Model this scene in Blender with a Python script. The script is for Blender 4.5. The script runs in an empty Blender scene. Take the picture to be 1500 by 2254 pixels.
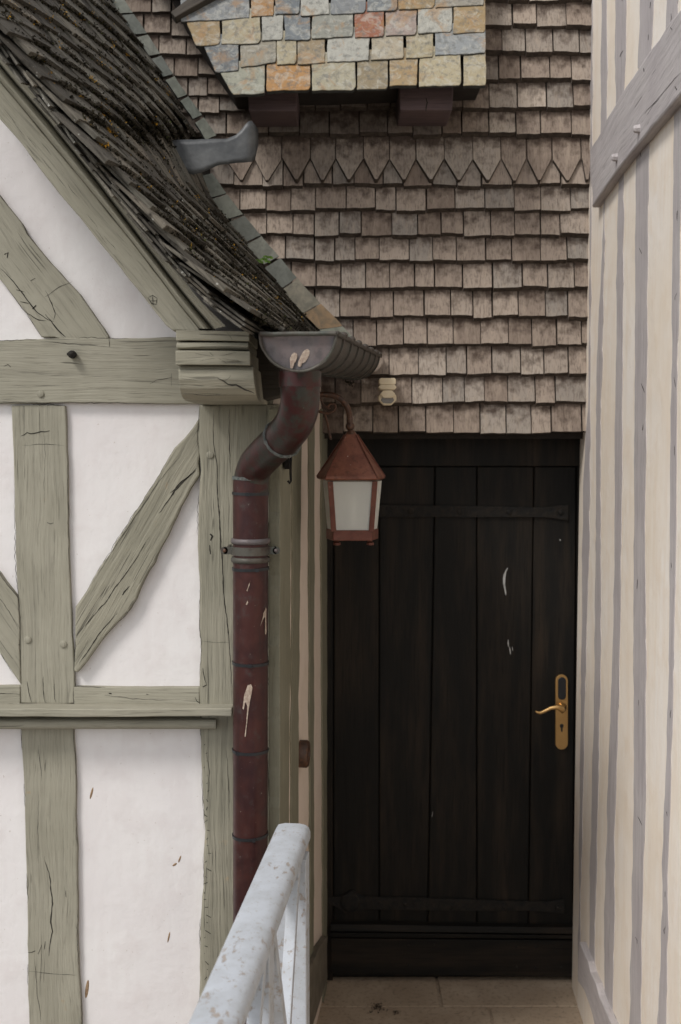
import bpy, math, random
from mathutils import Vector, Matrix, noise as mn
random.seed(7)
V = Vector
R = random.random
def U(a, b): return a + (b - a) * random.random()
sc = bpy.context.scene
COL = sc.collection

# ------------------------------------------------------------------ camera, sky, sun, exposure
FPX = 2500.0                       # focal length in pixels of the 1500 x 2254 photograph
TH = math.radians(4.05)            # camera looks slightly down
EYE = 2.012
cd = bpy.data.cameras.new("camera"); cam = bpy.data.objects.new("camera", cd); COL.objects.link(cam)
cam.location = (0, 0, EYE); cam.rotation_euler = (math.radians(90) - TH, 0, 0)
cd.sensor_fit = 'VERTICAL'; cd.sensor_height = 36; cd.lens = FPX / 2254 * 36
cd.clip_start = 0.05; cd.clip_end = 500
cd.dof.use_dof = True; cd.dof.focus_distance = 2.95; cd.dof.aperture_fstop = 4.0
sc.camera = cam
w = bpy.data.worlds.new("World"); sc.world = w; w.use_nodes = True
wn = w.node_tree; wn.nodes.clear()
sky = wn.nodes.new('ShaderNodeTexSky'); sky.sky_type = 'NISHITA'; sky.sun_disc = False
SUN_EL, SUN_AZ = math.radians(50), math.radians(226)      # azimuth clockwise from +Y: behind the camera, left
sky.sun_elevation = SUN_EL; sky.sun_rotation = SUN_AZ
hs = wn.nodes.new('ShaderNodeHueSaturation'); hs.inputs['Saturation'].default_value = 0.18
bg = wn.nodes.new('ShaderNodeBackground'); bg.inputs['Strength'].default_value = 0.13
wo = wn.nodes.new('ShaderNodeOutputWorld')
wn.links.new(sky.outputs[0], hs.inputs['Color']); wn.links.new(hs.outputs[0], bg.inputs['Color']); wn.links.new(bg.outputs[0], wo.inputs[0])
sd = bpy.data.lights.new("sun", 'SUN'); sd.energy = 1.5; sd.angle = math.radians(14); sd.color = (1, .965, .92)
so = bpy.data.objects.new("sun", sd); COL.objects.link(so)
sdir = V((math.sin(SUN_AZ) * math.cos(SUN_EL), math.cos(SUN_AZ) * math.cos(SUN_EL), math.sin(SUN_EL)))
so.rotation_euler = sdir.to_track_quat('Z', 'Y').to_euler(); so.location = sdir * 20
sc.view_settings.view_transform = 'Standard'; sc.view_settings.look = 'None'
sc.view_settings.exposure = 0.52; sc.view_settings.gamma = 1.0
sc.render.resolution_x = 681; sc.render.resolution_y = 1024

# ------------------------------------------------------------------ geometry helpers
F_ = V((0, math.cos(TH), -math.sin(TH))); U_ = V((0, math.sin(TH), math.cos(TH)))
CAM = V((0, 0, EYE))
def ray(px, py): return F_ + V((1, 0, 0)) * ((px - 750) / FPX) + U_ * ((1127 - py) / FPX)
class Plane:
    def __init__(s, p, n): s.p = V(p); s.n = V(n).normalized()
    def hit(s, px, py):
        d = ray(px, py); return CAM + d * ((s.p - CAM).dot(s.n) / d.dot(s.n))
    def off(s, t): return Plane(s.p + s.n * t, s.n)
def YP(y): return Plane((0, y, 0), (0, -1, 0))
def at(px, py, y): return YP(y).hit(px, py)
def wallplane(a, b, side):         # vertical plane through two points, normal on the given x side
    d = V((b.x - a.x, b.y - a.y, 0)).normalized(); n = V((d.y, -d.x, 0))
    if n.x * side < 0: n = -n
    return Plane(a, n)
def lerp(a, b, t): return a + (b - a) * t
def interp(tab, y):                # tab of (y, x) rising in y
    if y <= tab[0][0]: a, b = tab[0], tab[1]
    elif y >= tab[-1][0]: a, b = tab[-2], tab[-1]
    else:
        for a, b in zip(tab, tab[1:]):
            if a[0] <= y <= b[0]: break
    return a[1] + (b[1] - a[1]) * (y - a[0]) / (b[0] - a[0])

class MB:
    def __init__(s): s.v = []; s.f = []; s.m = []; s.c = []
    def add(s, vs, fs, mat=0, col=(.5, .5, .5)):
        o = len(s.v); s.v += [V(v) for v in vs]
        for i, f in enumerate(fs):
            s.f.append([o + k for k in f]); s.m.append(mat[i] if isinstance(mat, list) else mat)
            s.c.append(col[i] if isinstance(col, list) else col)
    def prism(s, pts, off, mat=0, col=(.5, .5, .5), sidemat=None, endcol=None):
        n = len(pts); off = V(off)
        fs = [list(range(n)), list(range(2 * n - 1, n - 1, -1))] + [[i, i + n, (i + 1) % n + n, (i + 1) % n] for i in range(n)]
        sm = mat if sidemat is None else sidemat
        s.add(list(pts) + [V(p) + off for p in pts], fs, [mat, mat] + [sm] * n, col)
    def hexa(s, a, b, mats=None, col=(.5, .5, .5)):   # a: 4 front points, b: 4 back points
        fs = [[0, 1, 2, 3], [7, 6, 5, 4], [0, 4, 5, 1], [1, 5, 6, 2], [2, 6, 7, 3], [3, 7, 4, 0]]
        s.add(list(a) + list(b), fs, mats or [0] * 6, col)
    def box(s, c, sx, sy, sz, rz=0, mat=0, col=(.5, .5, .5)):
        c = V(c); m = Matrix.Rotation(rz, 3, 'Z'); q = []
        for y in (-1, 1):
            for x, z in ((-1, -1), (1, -1), (1, 1), (-1, 1)): q.append(c + m @ V((x * sx / 2, y * sy / 2, z * sz / 2)))
        s.hexa(q[:4], q[4:], [mat] * 6, col)
    def beam(s, a, b, wv, tv, mat=0, col=(.5, .5, .5)):  # bar from a to b with half-width vectors
        a, b, wv, tv = V(a), V(b), V(wv), V(tv)
        q = [p + x * wv + y * tv for p in (a, b) for x, y in ((-1, -1), (1, -1), (1, 1), (-1, 1))]
        s.hexa(q[:4], q[4:], [mat] * 6, col)
    def tube(s, path, rad, n=16, mat=0, col=(.5, .5, .5), cap=True, jit=0):
        path = [V(p) for p in path]; k = len(path)
        if not isinstance(rad, (list, tuple)): rad = [rad] * k
        up = None; vs = []
        for i, p in enumerate(path):
            t = (path[min(i + 1, k - 1)] - path[max(i - 1, 0)]).normalized()
            if up is None: up = t.orthogonal().normalized()
            up = (up - t * up.dot(t)).normalized(); sd_ = t.cross(up)
            for j in range(n):
                a = 2 * math.pi * j / n; r = rad[i] * (1 + (jit * mn.noise(p * 40 + V((j, 0, 0))) if jit else 0))
                vs.append(p + (up * math.cos(a) + sd_ * math.sin(a)) * r)
        fs = [[i * n + j, i * n + (j + 1) % n, (i + 1) * n + (j + 1) % n, (i + 1) * n + j] for i in range(k - 1) for j in range(n)]
        if cap: fs += [list(range(n - 1, -1, -1)), [(k - 1) * n + j for j in range(n)]]
        s.add(vs, fs, mat, col)
    def lathe(s, o, axis, prof, n=24, mat=0, col=(.5, .5, .5)):  # prof: (distance along axis, radius)
        o = V(o); ax = V(axis).normalized(); u = ax.orthogonal().normalized(); w_ = ax.cross(u); k = len(prof)
        vs = [o + ax * d + (u * math.cos(2 * math.pi * j / n) + w_ * math.sin(2 * math.pi * j / n)) * max(r, 1e-5) for d, r in prof for j in range(n)]
        fs = [[i * n + j, i * n + (j + 1) % n, (i + 1) * n + (j + 1) % n, (i + 1) * n + j] for i in range(k - 1) for j in range(n)]
        s.add(vs, fs, mat, col)
    def ball(s, c, r, n=10, sc_=(1, 1, 1), mat=0, col=(.5, .5, .5)):
        c = V(c); k = n // 2 + 1; vs = []
        for i in range(k):
            a = math.pi * i / (k - 1)
            for j in range(n):
                b = 2 * math.pi * j / n
                vs.append(c + V((math.sin(a) * math.cos(b) * sc_[0], math.sin(a) * math.sin(b) * sc_[1], math.cos(a) * sc_[2])) * r)
        s.add(vs, [[i * n + j, (i + 1) * n + j, (i + 1) * n + (j + 1) % n, i * n + (j + 1) % n] for i in range(k - 1) for j in range(n)], mat, col)

WM = {}
def obj(name, mb, mats, parent=None, smooth=False, bevel=0, frame=None, label=None, cat=None, group=None, kind=None, seg=2, autosm=None, recalc=True):
    W = frame or Matrix.Identity(4)
    if frame is None:
        c = V((0, 0, 0))
        for v in mb.v: c += v
        W = Matrix.Translation(c / max(1, len(mb.v)))
    Wi = W.inverted()
    me = bpy.data.meshes.new(name); me.from_pydata([tuple(Wi @ v) for v in mb.v], [], mb.f); me.update()
    for m in (mats if isinstance(mats, (list, tuple)) else [mats]): me.materials.append(m)
    me.polygons.foreach_set('material_index', mb.m)
    ca = me.color_attributes.new('Col', 'FLOAT_COLOR', 'CORNER')
    buf = []
    for p, c in zip(me.polygons, mb.c):
        if isinstance(c[0], (tuple, list)):
            for k_ in range(p.loop_total): buf += [*c[k_], 1.0]
        else:
            for _ in range(p.loop_total): buf += [c[0], c[1], c[2], 1.0]
    ca.data.foreach_set('color', buf)
    if recalc:
        import bmesh
        bm = bmesh.new(); bm.from_mesh(me); bmesh.ops.recalc_face_normals(bm, faces=bm.faces); bm.to_mesh(me); bm.free()
    if smooth: me.polygons.foreach_set('use_smooth', [True] * len(me.polygons))
    if autosm is not None:
        me.polygons.foreach_set('use_smooth', [True] * len(me.polygons)); me.set_sharp_from_angle(angle=math.radians(autosm))
    o = bpy.data.objects.new(name, me); COL.objects.link(o)
    if parent is not None:
        o.parent = parent; o.matrix_parent_inverse = WM[parent.name].inverted()
    o.matrix_basis = W; WM[o.name] = W
    if bevel:
        b = o.modifiers.new('bevel', 'BEVEL'); b.width = bevel; b.segments = seg; b.limit_method = 'ANGLE'; b.angle_limit = math.radians(38)
        b.harden_normals = False
    tag(o, label, cat, group, kind); return o
def tag(o, label=None, cat=None, group=None, kind=None):
    if label: o['label'] = label
    if cat: o['category'] = cat
    if group: o['group'] = group
    if kind: o['kind'] = kind
def thing(name, loc, label, cat, group=None):
    o = bpy.data.objects.new(name, None); COL.objects.link(o); o.empty_display_size = .1
    o.location = loc; WM[o.name] = Matrix.Translation(V(loc)); tag(o, label, cat, group); return o

def wobble(poly, step, amp, seed, closed=True):
    out = []; n = len(poly)
    for i in range(n if closed else n - 1):
        a, b = poly[i], poly[(i + 1) % n]
        L = math.hypot(b[0] - a[0], b[1] - a[1]); k = max(1, int(L / step))
        nx, ny = -(b[1] - a[1]) / max(L, 1e-6), (b[0] - a[0]) / max(L, 1e-6)
        for j in range(k):
            t = j / k; x, y = a[0] + (b[0] - a[0]) * t, a[1] + (b[1] - a[1]) * t
            d = amp * (mn.noise(V((x * .013, y * .013, seed))) * 1.6 + .8 * mn.noise(V((x * .06, y * .06, seed + 5)))) if j else 0
            out.append((x + nx * d, y + ny * d))
    return out
def plank(name, poly, pl, thick, grain, mat, parent, amp=2.0, bevel=.003, cracks=(), crackmat=None, step=22, label=None, seed=None, edge=0):
    seed = seed if seed is not None else len(WM) * 1.7
    pts = [pl.hit(*p) for p in wobble(poly, step, amp, seed)]
    a, b = pl.hit(*grain[0]), pl.hit(*grain[1]); z = (b - a).normalized(); y = pl.n; x = y.cross(z).normalized(); z = x.cross(y).normalized()
    if z.dot(b - a) < 0: z = -z; x = -x
    c = sum(pts, V()) / len(pts)
    W = Matrix((( x.x, y.x, z.x, c.x), (x.y, y.y, z.y, c.y), (x.z, y.z, z.z, c.z), (0, 0, 0, 1)))
    mb = MB(); mb.prism(pts, -pl.n * thick)
    if crackmat is not None and edge:
        wp = wobble(poly, step, amp, seed); run = []
        for i, q in enumerate(wp + wp[:1]):
            if mn.noise(V((q[0] * .011, q[1] * .011, seed + 9))) > -.12 and -60 < q[0] < 620 and q[1] < 2300: run.append(q)
            else:
                if len(run) > 2: crack(mb, run + [edge], pl, seed)
                run = []
        if len(run) > 2: crack(mb, run + [edge], pl, seed)
    for cr in cracks: crack(mb, cr, pl, seed)
    return obj(name, mb, [mat] + ([crackmat] if crackmat else []), parent, bevel=bevel, frame=W, label=label)
def crack(mb, pts, pl, seed=0, w=1.3, mat=1, t=.0007):
    if isinstance(pts[-1], (int, float)): w = pts[-1]; pts = pts[:-1]
    p = wobble(list(pts), 7, 2.0, seed, closed=False) + [pts[-1]]
    n = len(p); L_, R_ = [], []
    for i, (x, y) in enumerate(p):
        a, b = p[max(0, i - 1)], p[min(n - 1, i + 1)]; d = math.hypot(b[0] - a[0], b[1] - a[1]) or 1
        s = w * math.sin(math.pi * (i + .35) / (n - .3)) ** .6 * (.7 + .6 * mn.noise(V((x * .2, y * .2, seed)))) * .5
        nx, ny = -(b[1] - a[1]) / d, (b[0] - a[0]) / d
        L_.append((x + nx * s, y + ny * s)); R_.append((x - nx * s, y - ny * s))
    q = pl.off(t)
    vs = [q.hit(*a) for a in L_] + [q.hit(*a) for a in R_]
    mb.add(vs, [[i, i + 1, n + i + 1, n + i] for i in range(n - 1)], mat)

# ------------------------------------------------------------------ materials
class NT:
    def __init__(s, name):
        s.m = bpy.data.materials.new(name); s.m.use_nodes = True; s.t = s.m.node_tree; s.n = s.t.nodes
        s.b = s.n['Principled BSDF']; s.l = s.t.links
    def new(s, t, **k):
        n = s.n.new(t)
        for a, v in k.items(): setattr(n, a, v)
        return n
    def put(s, inp, v):
        if hasattr(v, 'is_output'): s.l.new(v, inp)
        elif v is not None: inp.default_value = v if not (isinstance(v, tuple) and len(v) == 3 and inp.type == 'RGBA') else (*v, 1)
    def coords(s, rnd=True):
        tc = s.new('ShaderNodeTexCoord'); o = tc.outputs['Object']
        if rnd:
            oi = s.new('ShaderNodeObjectInfo'); m = s.new('ShaderNodeVectorMath', operation='MULTIPLY_ADD')
            cb = s.new('ShaderNodeCombineXYZ')
            for k in range(3): s.l.new(oi.outputs['Random'], cb.inputs[k])
            s.l.new(cb.outputs[0], m.inputs[0]); m.inputs[1].default_value = (37, 19, 11); s.l.new(o, m.inputs[2]); o = m.outputs[0]
        return o
    def scale(s, v, sc_):
        m = s.new('ShaderNodeVectorMath', operation='MULTIPLY'); s.l.new(v, m.inputs[0]); m.inputs[1].default_value = sc_; return m.outputs[0]
    def addv(s, a, b):
        m = s.new('ShaderNodeVectorMath', operation='ADD'); s.l.new(a, m.inputs[0]); s.l.new(b, m.inputs[1]); return m.outputs[0]
    def noise(s, v, scale, detail=4, rough=.55, dist=0):
        n = s.new('ShaderNodeTexNoise'); s.l.new(v, n.inputs['Vector']); n.inputs['Scale'].default_value = scale
        n.inputs['Detail'].default_value = detail; n.inputs['Roughness'].default_value = rough; n.inputs['Distortion'].default_value = dist; return n.outputs['Fac']
    def noisec(s, v, scale, detail=2):
        n = s.new('ShaderNodeTexNoise'); s.l.new(v, n.inputs['Vector']); n.inputs['Scale'].default_value = scale; n.inputs['Detail'].default_value = detail; return n.outputs['Color']
    def vor(s, v, scale, feat='F1'):
        n = s.new('ShaderNodeTexVoronoi', feature=feat); s.l.new(v, n.inputs['Vector']); n.inputs['Scale'].default_value = scale; return n.outputs['Distance']
    def ramp(s, f, stops):
        r = s.new('ShaderNodeValToRGB'); e = r.color_ramp.elements
        while len(e) < len(stops): e.new(.5)
        for x, (p, c) in zip(e, stops):
            x.position = p; x.color = (*c, 1) if isinstance(c, tuple) else (c, c, c, 1)
        s.l.new(f, r.inputs[0]); return r.outputs[0]
    def mix(s, f, a, b, mode='MIX'):
        n = s.new('ShaderNodeMix', data_type='RGBA', blend_type=mode)
        s.put(n.inputs[0], f); s.put(n.inputs[6], a); s.put(n.inputs[7], b); return n.outputs[2]
    def math(s, op, a, b=0, c=None):
        n = s.new('ShaderNodeMath', operation=op); s.put(n.inputs[0], a); s.put(n.inputs[1], b)
        if c is not None: s.put(n.inputs[2], c)
        return n.outputs[0]
    def bump(s, h, strength=.5, dist=.002, prev=None):
        n = s.new('ShaderNodeBump'); s.l.new(h, n.inputs['Height']); n.inputs['Strength'].default_value = strength; n.inputs['Distance'].default_value = dist
        if prev: s.l.new(prev, n.inputs['Normal'])
        return n.outputs[0]
    def attr(s, i):
        a = s.new('ShaderNodeAttribute', attribute_name='Col'); sp = s.new('ShaderNodeSeparateColor'); s.l.new(a.outputs['Color'], sp.inputs[0]); return sp.outputs[i]
    def attrc(s): return s.new('ShaderNodeAttribute', attribute_name='Col').outputs['Color']
    def out(s, col=None, rough=.7, metal=0, nrm=None, spec=.5):
        s.put(s.b.inputs['Base Color'], col); s.put(s.b.inputs['Roughness'], rough); s.put(s.b.inputs['Metallic'], metal)
        s.b.inputs['Specular IOR Level'].default_value = spec
        if nrm: s.l.new(nrm, s.b.inputs['Normal'])
        return s.m

def timber(name, c1, c2, dark, wear, crackt=.66, grain=1.0, wearamt=.70, bump=.6):
    t = NT(name); c = t.coords()
    wob = t.noisec(t.scale(c, (3, 3, 1.2)), 2.2); wv = t.scale(wob, (.035, .035, .0)); g = t.addv(c, wv)
    fine = t.noise(t.scale(g, (1, 1, .035)), 190 * grain, 4, .7)
    med = t.noise(t.scale(g, (1, 1, .03)), 75 * grain, 4, .6)
    big = t.noise(c, 6, 3); blotch = t.noise(c, 22, 4)
    crk = t.ramp(t.noise(t.scale(g, (1, 1, .010)), 210 * grain, 1, .5), [(crackt + .035, 0.), (crackt + .07, 1.)])
    gate = t.ramp(t.noise(c, 7, 2), [(.5, 0.), (.6, 1.)])
    crk = t.math('MULTIPLY', t.math('MULTIPLY', crk, gate), .5)
    col = t.mix(t.ramp(big, [(.35, 0.), (.65, 1.)]), c1, c2)
    col = t.mix(t.math('MULTIPLY', t.ramp(med, [(.3, 1.), (.55, 0.)]), .22), col, dark)
    col = t.mix(t.math('MULTIPLY', t.ramp(fine, [(.30, 1.), (.46, 0.)]), .48), col, dark)
    wr = t.math('MULTIPLY', t.ramp(blotch, [(wearamt, 0.), (wearamt + .08, 1.)]), .75)
    col = t.mix(wr, col, wear)
    col = t.mix(crk, col, tuple(x * .12 for x in dark))
    n1 = t.bump(fine, bump, .0018); n2 = t.bump(med, bump, .0035, n1)
    inv = t.math('SUBTRACT', 1, crk); n3 = t.bump(inv, .8, .003, n2); n4 = t.bump(big, .5, .01, n3)
    return t.out(col, .75, 0, n4, .3)
SAGE = timber('sage_painted_timber', (.292, .275, .215), (.34, .32, .255), (.085, .078, .06), (.34, .25, .15), .64, 1.0, .72, .7)
SAGE_R = timber('sage_rough_timber', (.262, .247, .19), (.325, .303, .236), (.05, .047, .036), (.36, .28, .18), .60, .8, .68, 1.0)
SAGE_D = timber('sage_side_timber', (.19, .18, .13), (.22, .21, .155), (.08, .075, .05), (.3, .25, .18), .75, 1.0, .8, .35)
LILAC = timber('lilac_painted_timber', (.44, .402, .402), (.485, .448, .44), (.20, .18, .175), (.45, .40, .38), .67, .9, .72, .55)
PURP = timber('purple_brown_timber', (.10, .072, .075), (.13, .09, .09), (.03, .02, .02), (.2, .14, .13), .66, 1.0, .7, .6)
DARKW = timber('dark_weathered_board', (.045, .038, .03), (.06, .05, .04), (.012, .01, .008), (.1, .08, .06), .62, 1.0, .7, .6)

def plaster(name, c1, c2, c3, streak=0.):
    t = NT(name); c = t.coords(False)
    a = t.noise(c, 3.2, 3, .5); b = t.noise(c, 11, 4, .6); f = t.noise(c, 160, 3, .6); m = t.noise(c, 35, 3, .5)
    col = t.mix(t.ramp(a, [(.35, 0.), (.65, 1.)]), c1, c2)
    col = t.mix(t.math('MULTIPLY', t.ramp(b, [(.5, 0.), (.72, 1.)]), .55), col, c3)
    if streak:
        s_ = t.noise(t.scale(c, (1, 1, .12)), 28, 4, .6)
        col = t.mix(t.math('MULTIPLY', t.ramp(s_, [(.45, 0.), (.75, 1.)]), streak), col, c3)
    sp = t.ramp(t.noise(c, 95, 2, .5), [(.74, 0.), (.77, 1.)]); col = t.mix(t.math('MULTIPLY', sp, .35), col, (.35, .27, .2))
    n = t.bump(f, .3, .0008); n = t.bump(m, .35, .002, n); n = t.bump(b, .35, .008, n)
    return t.out(col, .9, 0, n, .2)
WHITE = plaster('white_limewash', (.755, .73, .72), (.72, .685, .68), (.655, .605, .595), .3)
CREAM = plaster('cream_limewash', (.79, .70, .59), (.81, .75, .68), (.73, .615, .49), .6)
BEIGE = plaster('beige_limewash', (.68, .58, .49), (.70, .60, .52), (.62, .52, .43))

def shingle_mat():
    t = NT('weathered_shingle'); c = t.coords(False); r = t.attr(0); v = t.attr(1); st = t.attr(2)
    cb = t.new('ShaderNodeCombineXYZ'); t.l.new(t.math('MULTIPLY', r, 53.), cb.inputs[0]); t.l.new(t.math('MULTIPLY', r, 17.), cb.inputs[2])
    c = t.addv(c, cb.outputs[0])
    fine = t.noise(t.scale(c, (1, 1, .06)), 190, 4, .7); med = t.noise(t.scale(c, (1, 1, .08)), 60, 4, .6); bl = t.noise(c, 28, 4, .6)
    base = t.ramp(r, [(0., (.225, .176, .142)), (.3, (.30, .243, .20)), (.6, (.37, .305, .252)), (.82, (.27, .24, .21)), (1., (.44, .375, .315))])
    col = t.mix(t.math('MULTIPLY', t.ramp(fine, [(.32, 1.), (.52, 0.)]), .7), base, (.10, .075, .058))
    col = t.mix(t.math('MULTIPLY', t.ramp(med, [(.5, 0.), (.7, 1.)]), .45), col, (.42, .345, .275))
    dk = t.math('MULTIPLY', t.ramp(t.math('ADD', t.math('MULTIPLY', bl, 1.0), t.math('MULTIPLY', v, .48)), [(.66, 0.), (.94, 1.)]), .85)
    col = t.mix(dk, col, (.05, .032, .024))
    stain_shade_mask = t.ramp(t.math('ADD', t.math('MULTIPLY', bl, .5), st), [(.55, 0.), (1.0, 1.)])  # brown stains together with shade painted into the shingle colour
    col = t.mix(t.math('MULTIPLY', stain_shade_mask, .85), col, (.05, .035, .03))
    n = t.bump(fine, .6, .0015); n = t.bump(med, .5, .003, n)
    return t.out(col, .85, 0, n, .2)
SHING = shingle_mat()
def simple(name, c1, c2, scale=20, rough=.7, metal=0, bump=.4, bd=.002, spec=.4, det=4):
    t = NT(name); c = t.coords(False); a = t.noise(c, scale, det, .6); b = t.noise(c, scale * 6, 3, .6)
    col = t.mix(t.ramp(a, [(.35, 0.), (.65, 1.)]), c1, c2)
    n = t.bump(b, bump, bd); n = t.bump(a, bump, bd * 3, n)
    return t.out(col, rough, metal, n, spec)
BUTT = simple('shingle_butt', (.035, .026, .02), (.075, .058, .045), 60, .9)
CRACK = simple('crack_gap', (.018, .016, .012), (.03, .026, .02), 90, .95)
VOID = simple('dark_backing', (.02, .016, .013), (.03, .024, .02), 20, .95)

def slate_mat():
    t = NT('mixed_slate'); c = t.coords(False); col0 = t.attrc()
    a = t.noise(c, 9, 5, .65, 1.2); b = t.noise(c, 30, 5, .7, .8); f = t.noise(t.addv(c, t.scale(t.noisec(c, 4), (.1, .1, .1))), 45, 6, .7)
    col = t.mix(t.math('MULTIPLY', t.ramp(b, [(.48, 0.), (.62, 1.)]), .5), col0, (.42, .41, .36))
    col = t.mix(t.math('MULTIPLY', t.ramp(a, [(.54, 0.), (.64, 1.)]), .6), col, (.30, .17, .065))
    col = t.mix(t.math('MULTIPLY', t.ramp(f, [(.36, 1.), (.5, 0.)]), .65), col, (.10, .10, .09))
    n = t.bump(f, .9, .004); n = t.bump(b, .7, .006, n)
    return t.out(col, .55, 0, n, .45)
SLATE = slate_mat()
SLEDGE = simple('slate_edge', (.03, .032, .03), (.06, .06, .052), 60, .8)
def green_slate_mat():
    t = NT('green_grey_slate'); c = t.coords(False); col0 = t.attrc(); b = t.noise(c, 30, 5, .7, .6)
    col = t.mix(t.math('MULTIPLY', t.ramp(b, [(.4, 0.), (.65, 1.)]), .6), col0, (.075, .08, .065))
    return t.out(col, .5, 0, t.bump(b, .7, .004), .5)
GSLATE = green_slate_mat()
def roof_mat():
    t = NT('old_roof_shingle'); c = t.coords(False); r = t.attr(0)
    cb = t.new('ShaderNodeCombineXYZ'); t.l.new(t.math('MULTIPLY', r, 31.), cb.inputs[1]); c = t.addv(c, cb.outputs[0])
    # grain runs down the rake (x,z), so stretch in the course direction y
    rot = t.new('ShaderNodeVectorRotate', rotation_type='Y_AXIS'); t.l.new(c, rot.inputs['Vector']); rot.inputs['Angle'].default_value = math.radians(-50)
    g = rot.outputs[0]
    fine = t.noise(t.scale(g, (.06, 1, 1)), 200, 4, .65); bl = t.noise(c, 30, 4, .65)
    base = t.ramp(r, [(0., (.055, .048, .038)), (.4, (.10, .09, .075)), (.75, (.155, .145, .12)), (1., (.20, .175, .14))])
    col = t.mix(t.math('MULTIPLY', t.ramp(fine, [(.35, 1.), (.55, 0.)]), .8), base, (.03, .026, .02))
    col = t.mix(t.ramp(bl, [(.55, 0.), (.68, 1.)]), col, (.022, .019, .015))
    wsp = t.ramp(t.noise(c, 130, 2, .5), [(.70, 0.), (.73, 1.)]); col = t.mix(t.math('MULTIPLY', wsp, .7), col, (.5, .49, .45))
    n = t.bump(fine, .9, .004)
    return t.out(col, .85, 0, n, .25)
ROOFM = roof_mat()
def moss_mat():
    t = NT('dark_moss'); c = t.coords(False); a = t.noise(c, 90, 3, .6); y = t.noise(c, 15, 3, .55); r = t.attr(0)
    col = t.mix(t.ramp(a, [(.35, 0.), (.7, 1.)]), (.008, .007, .005), (.032, .027, .016))
    col = t.mix(t.ramp(r, [(.96, 0.), (.97, 1.)]), col, (.05, .055, .02))
    col = t.mix(t.ramp(t.math('ADD', y, t.math('MULTIPLY', r, .12)), [(.72, 0.), (.76, 1.)]), col, (.45, .24, .03))
    return t.out(col, .95, 0, t.bump(a, .8, .003), .1)
MOSS = moss_mat()
LICHEN = simple('yellow_lichen', (.40, .22, .025), (.55, .33, .05), 60, .9)
def lead_mat():
    t = NT('dull_lead'); c = t.coords(False); a = t.noise(c, 9, 4, .55); b = t.noise(c, 60, 4, .6)
    col = t.mix(t.ramp(a, [(.35, 0.), (.62, 1.)]), (.035, .038, .042), (.105, .108, .108))
    return t.out(col, .5, .25, t.bump(a, .6, .01, t.bump(b, .3, .001)), .5)
LEAD = lead_mat()
def pipe_mat(name, red1, red2, gray, green, gr=.56, metal=.45, rough=.28):
    t = NT(name); c = t.coords(False); a = t.noise(c, 10, 4, .6, .5); b = t.noise(c, 34, 5, .65); f = t.noise(c, 140, 3, .6); st = t.noise(t.scale(c, (1, 1, .1)), 50, 4, .6)
    col = t.mix(t.ramp(a, [(.35, 0.), (.6, 1.)]), red1, red2)
    col = t.mix(t.math('MULTIPLY', t.ramp(b, [(gr, 0.), (gr + .16, 1.)]), .8), col, gray)
    col = t.mix(t.math('MULTIPLY', t.ramp(st, [(.55, 0.), (.75, 1.)]), .5), col, green)
    sp = t.ramp(f, [(.72, 0.), (.75, 1.)]); col = t.mix(t.math('MULTIPLY', sp, .6), col, (.35, .30, .26))
    rg = t.ramp(b, [(.3, rough), (.7, rough + .25)])
    return t.out(col, rg, metal, t.bump(b, .3, .002, t.bump(f, .2, .0006)), .5)
PIPE = pipe_mat('red_brown_copper', (.034, .011, .012), (.062, .020, .017), (.058, .043, .040), (.028, .018, .018))
PIPEU = pipe_mat('mottled_red_green_copper', (.080, .014, .016), (.055, .022, .020), (.045, .052, .044), (.055, .07, .058), .44)
GUT = pipe_mat('dark_copper_gutter', (.07, .052, .042), (.055, .05, .042), (.10, .10, .088), (.075, .10, .088), .5, .3, .5)
GCAP = pipe_mat('grey_purple_copper', (.15, .115, .11), (.11, .10, .105), (.085, .075, .075), (.15, .13, .12), .5, .3, .45)
VERD = pipe_mat('grey_green_copper', (.062, .066, .056), (.085, .075, .062), (.055, .036, .03), (.09, .115, .095), .5, .3, .5)
WELD = simple('grey_weld', (.2, .2, .19), (.10, .12, .11), 90, .7, .2, .8, .004)
def rust_mat(name, c1, c2, c3):
    t = NT(name); c = t.coords(False); a = t.noise(c, 16, 4, .6, .8); b = t.noise(c, 75, 5, .65)
    col = t.mix(t.ramp(a, [(.36, 0.), (.62, 1.)]), c1, c2)
    col = t.mix(t.math('MULTIPLY', t.ramp(b, [(.5, 0.), (.66, 1.)]), .7), col, c3)
    sp = t.ramp(t.noise(c, 170, 2, .5), [(.74, 0.), (.76, 1.)]); col = t.mix(t.math('MULTIPLY', sp, .7), col, (.55, .48, .42))
    return t.out(col, t.ramp(a, [(.3, .38), (.7, .6)]), .35, t.bump(b, .4, .0015), .5)
COPPER = rust_mat('copper_roof_sheet', (.23, .088, .052), (.165, .058, .038), (.10, .04, .026))
RUST = rust_mat('rusted_copper', (.17, .06, .038), (.12, .038, .026), (.07, .03, .02))
IRONR = rust_mat('rusty_iron_arm', (.055, .035, .028), (.10, .05, .03), (.16, .07, .035))
IRON = simple('black_iron', (.014, .014, .014), (.026, .022, .018), 40, .6, .0, .6, .003, .12)
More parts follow.
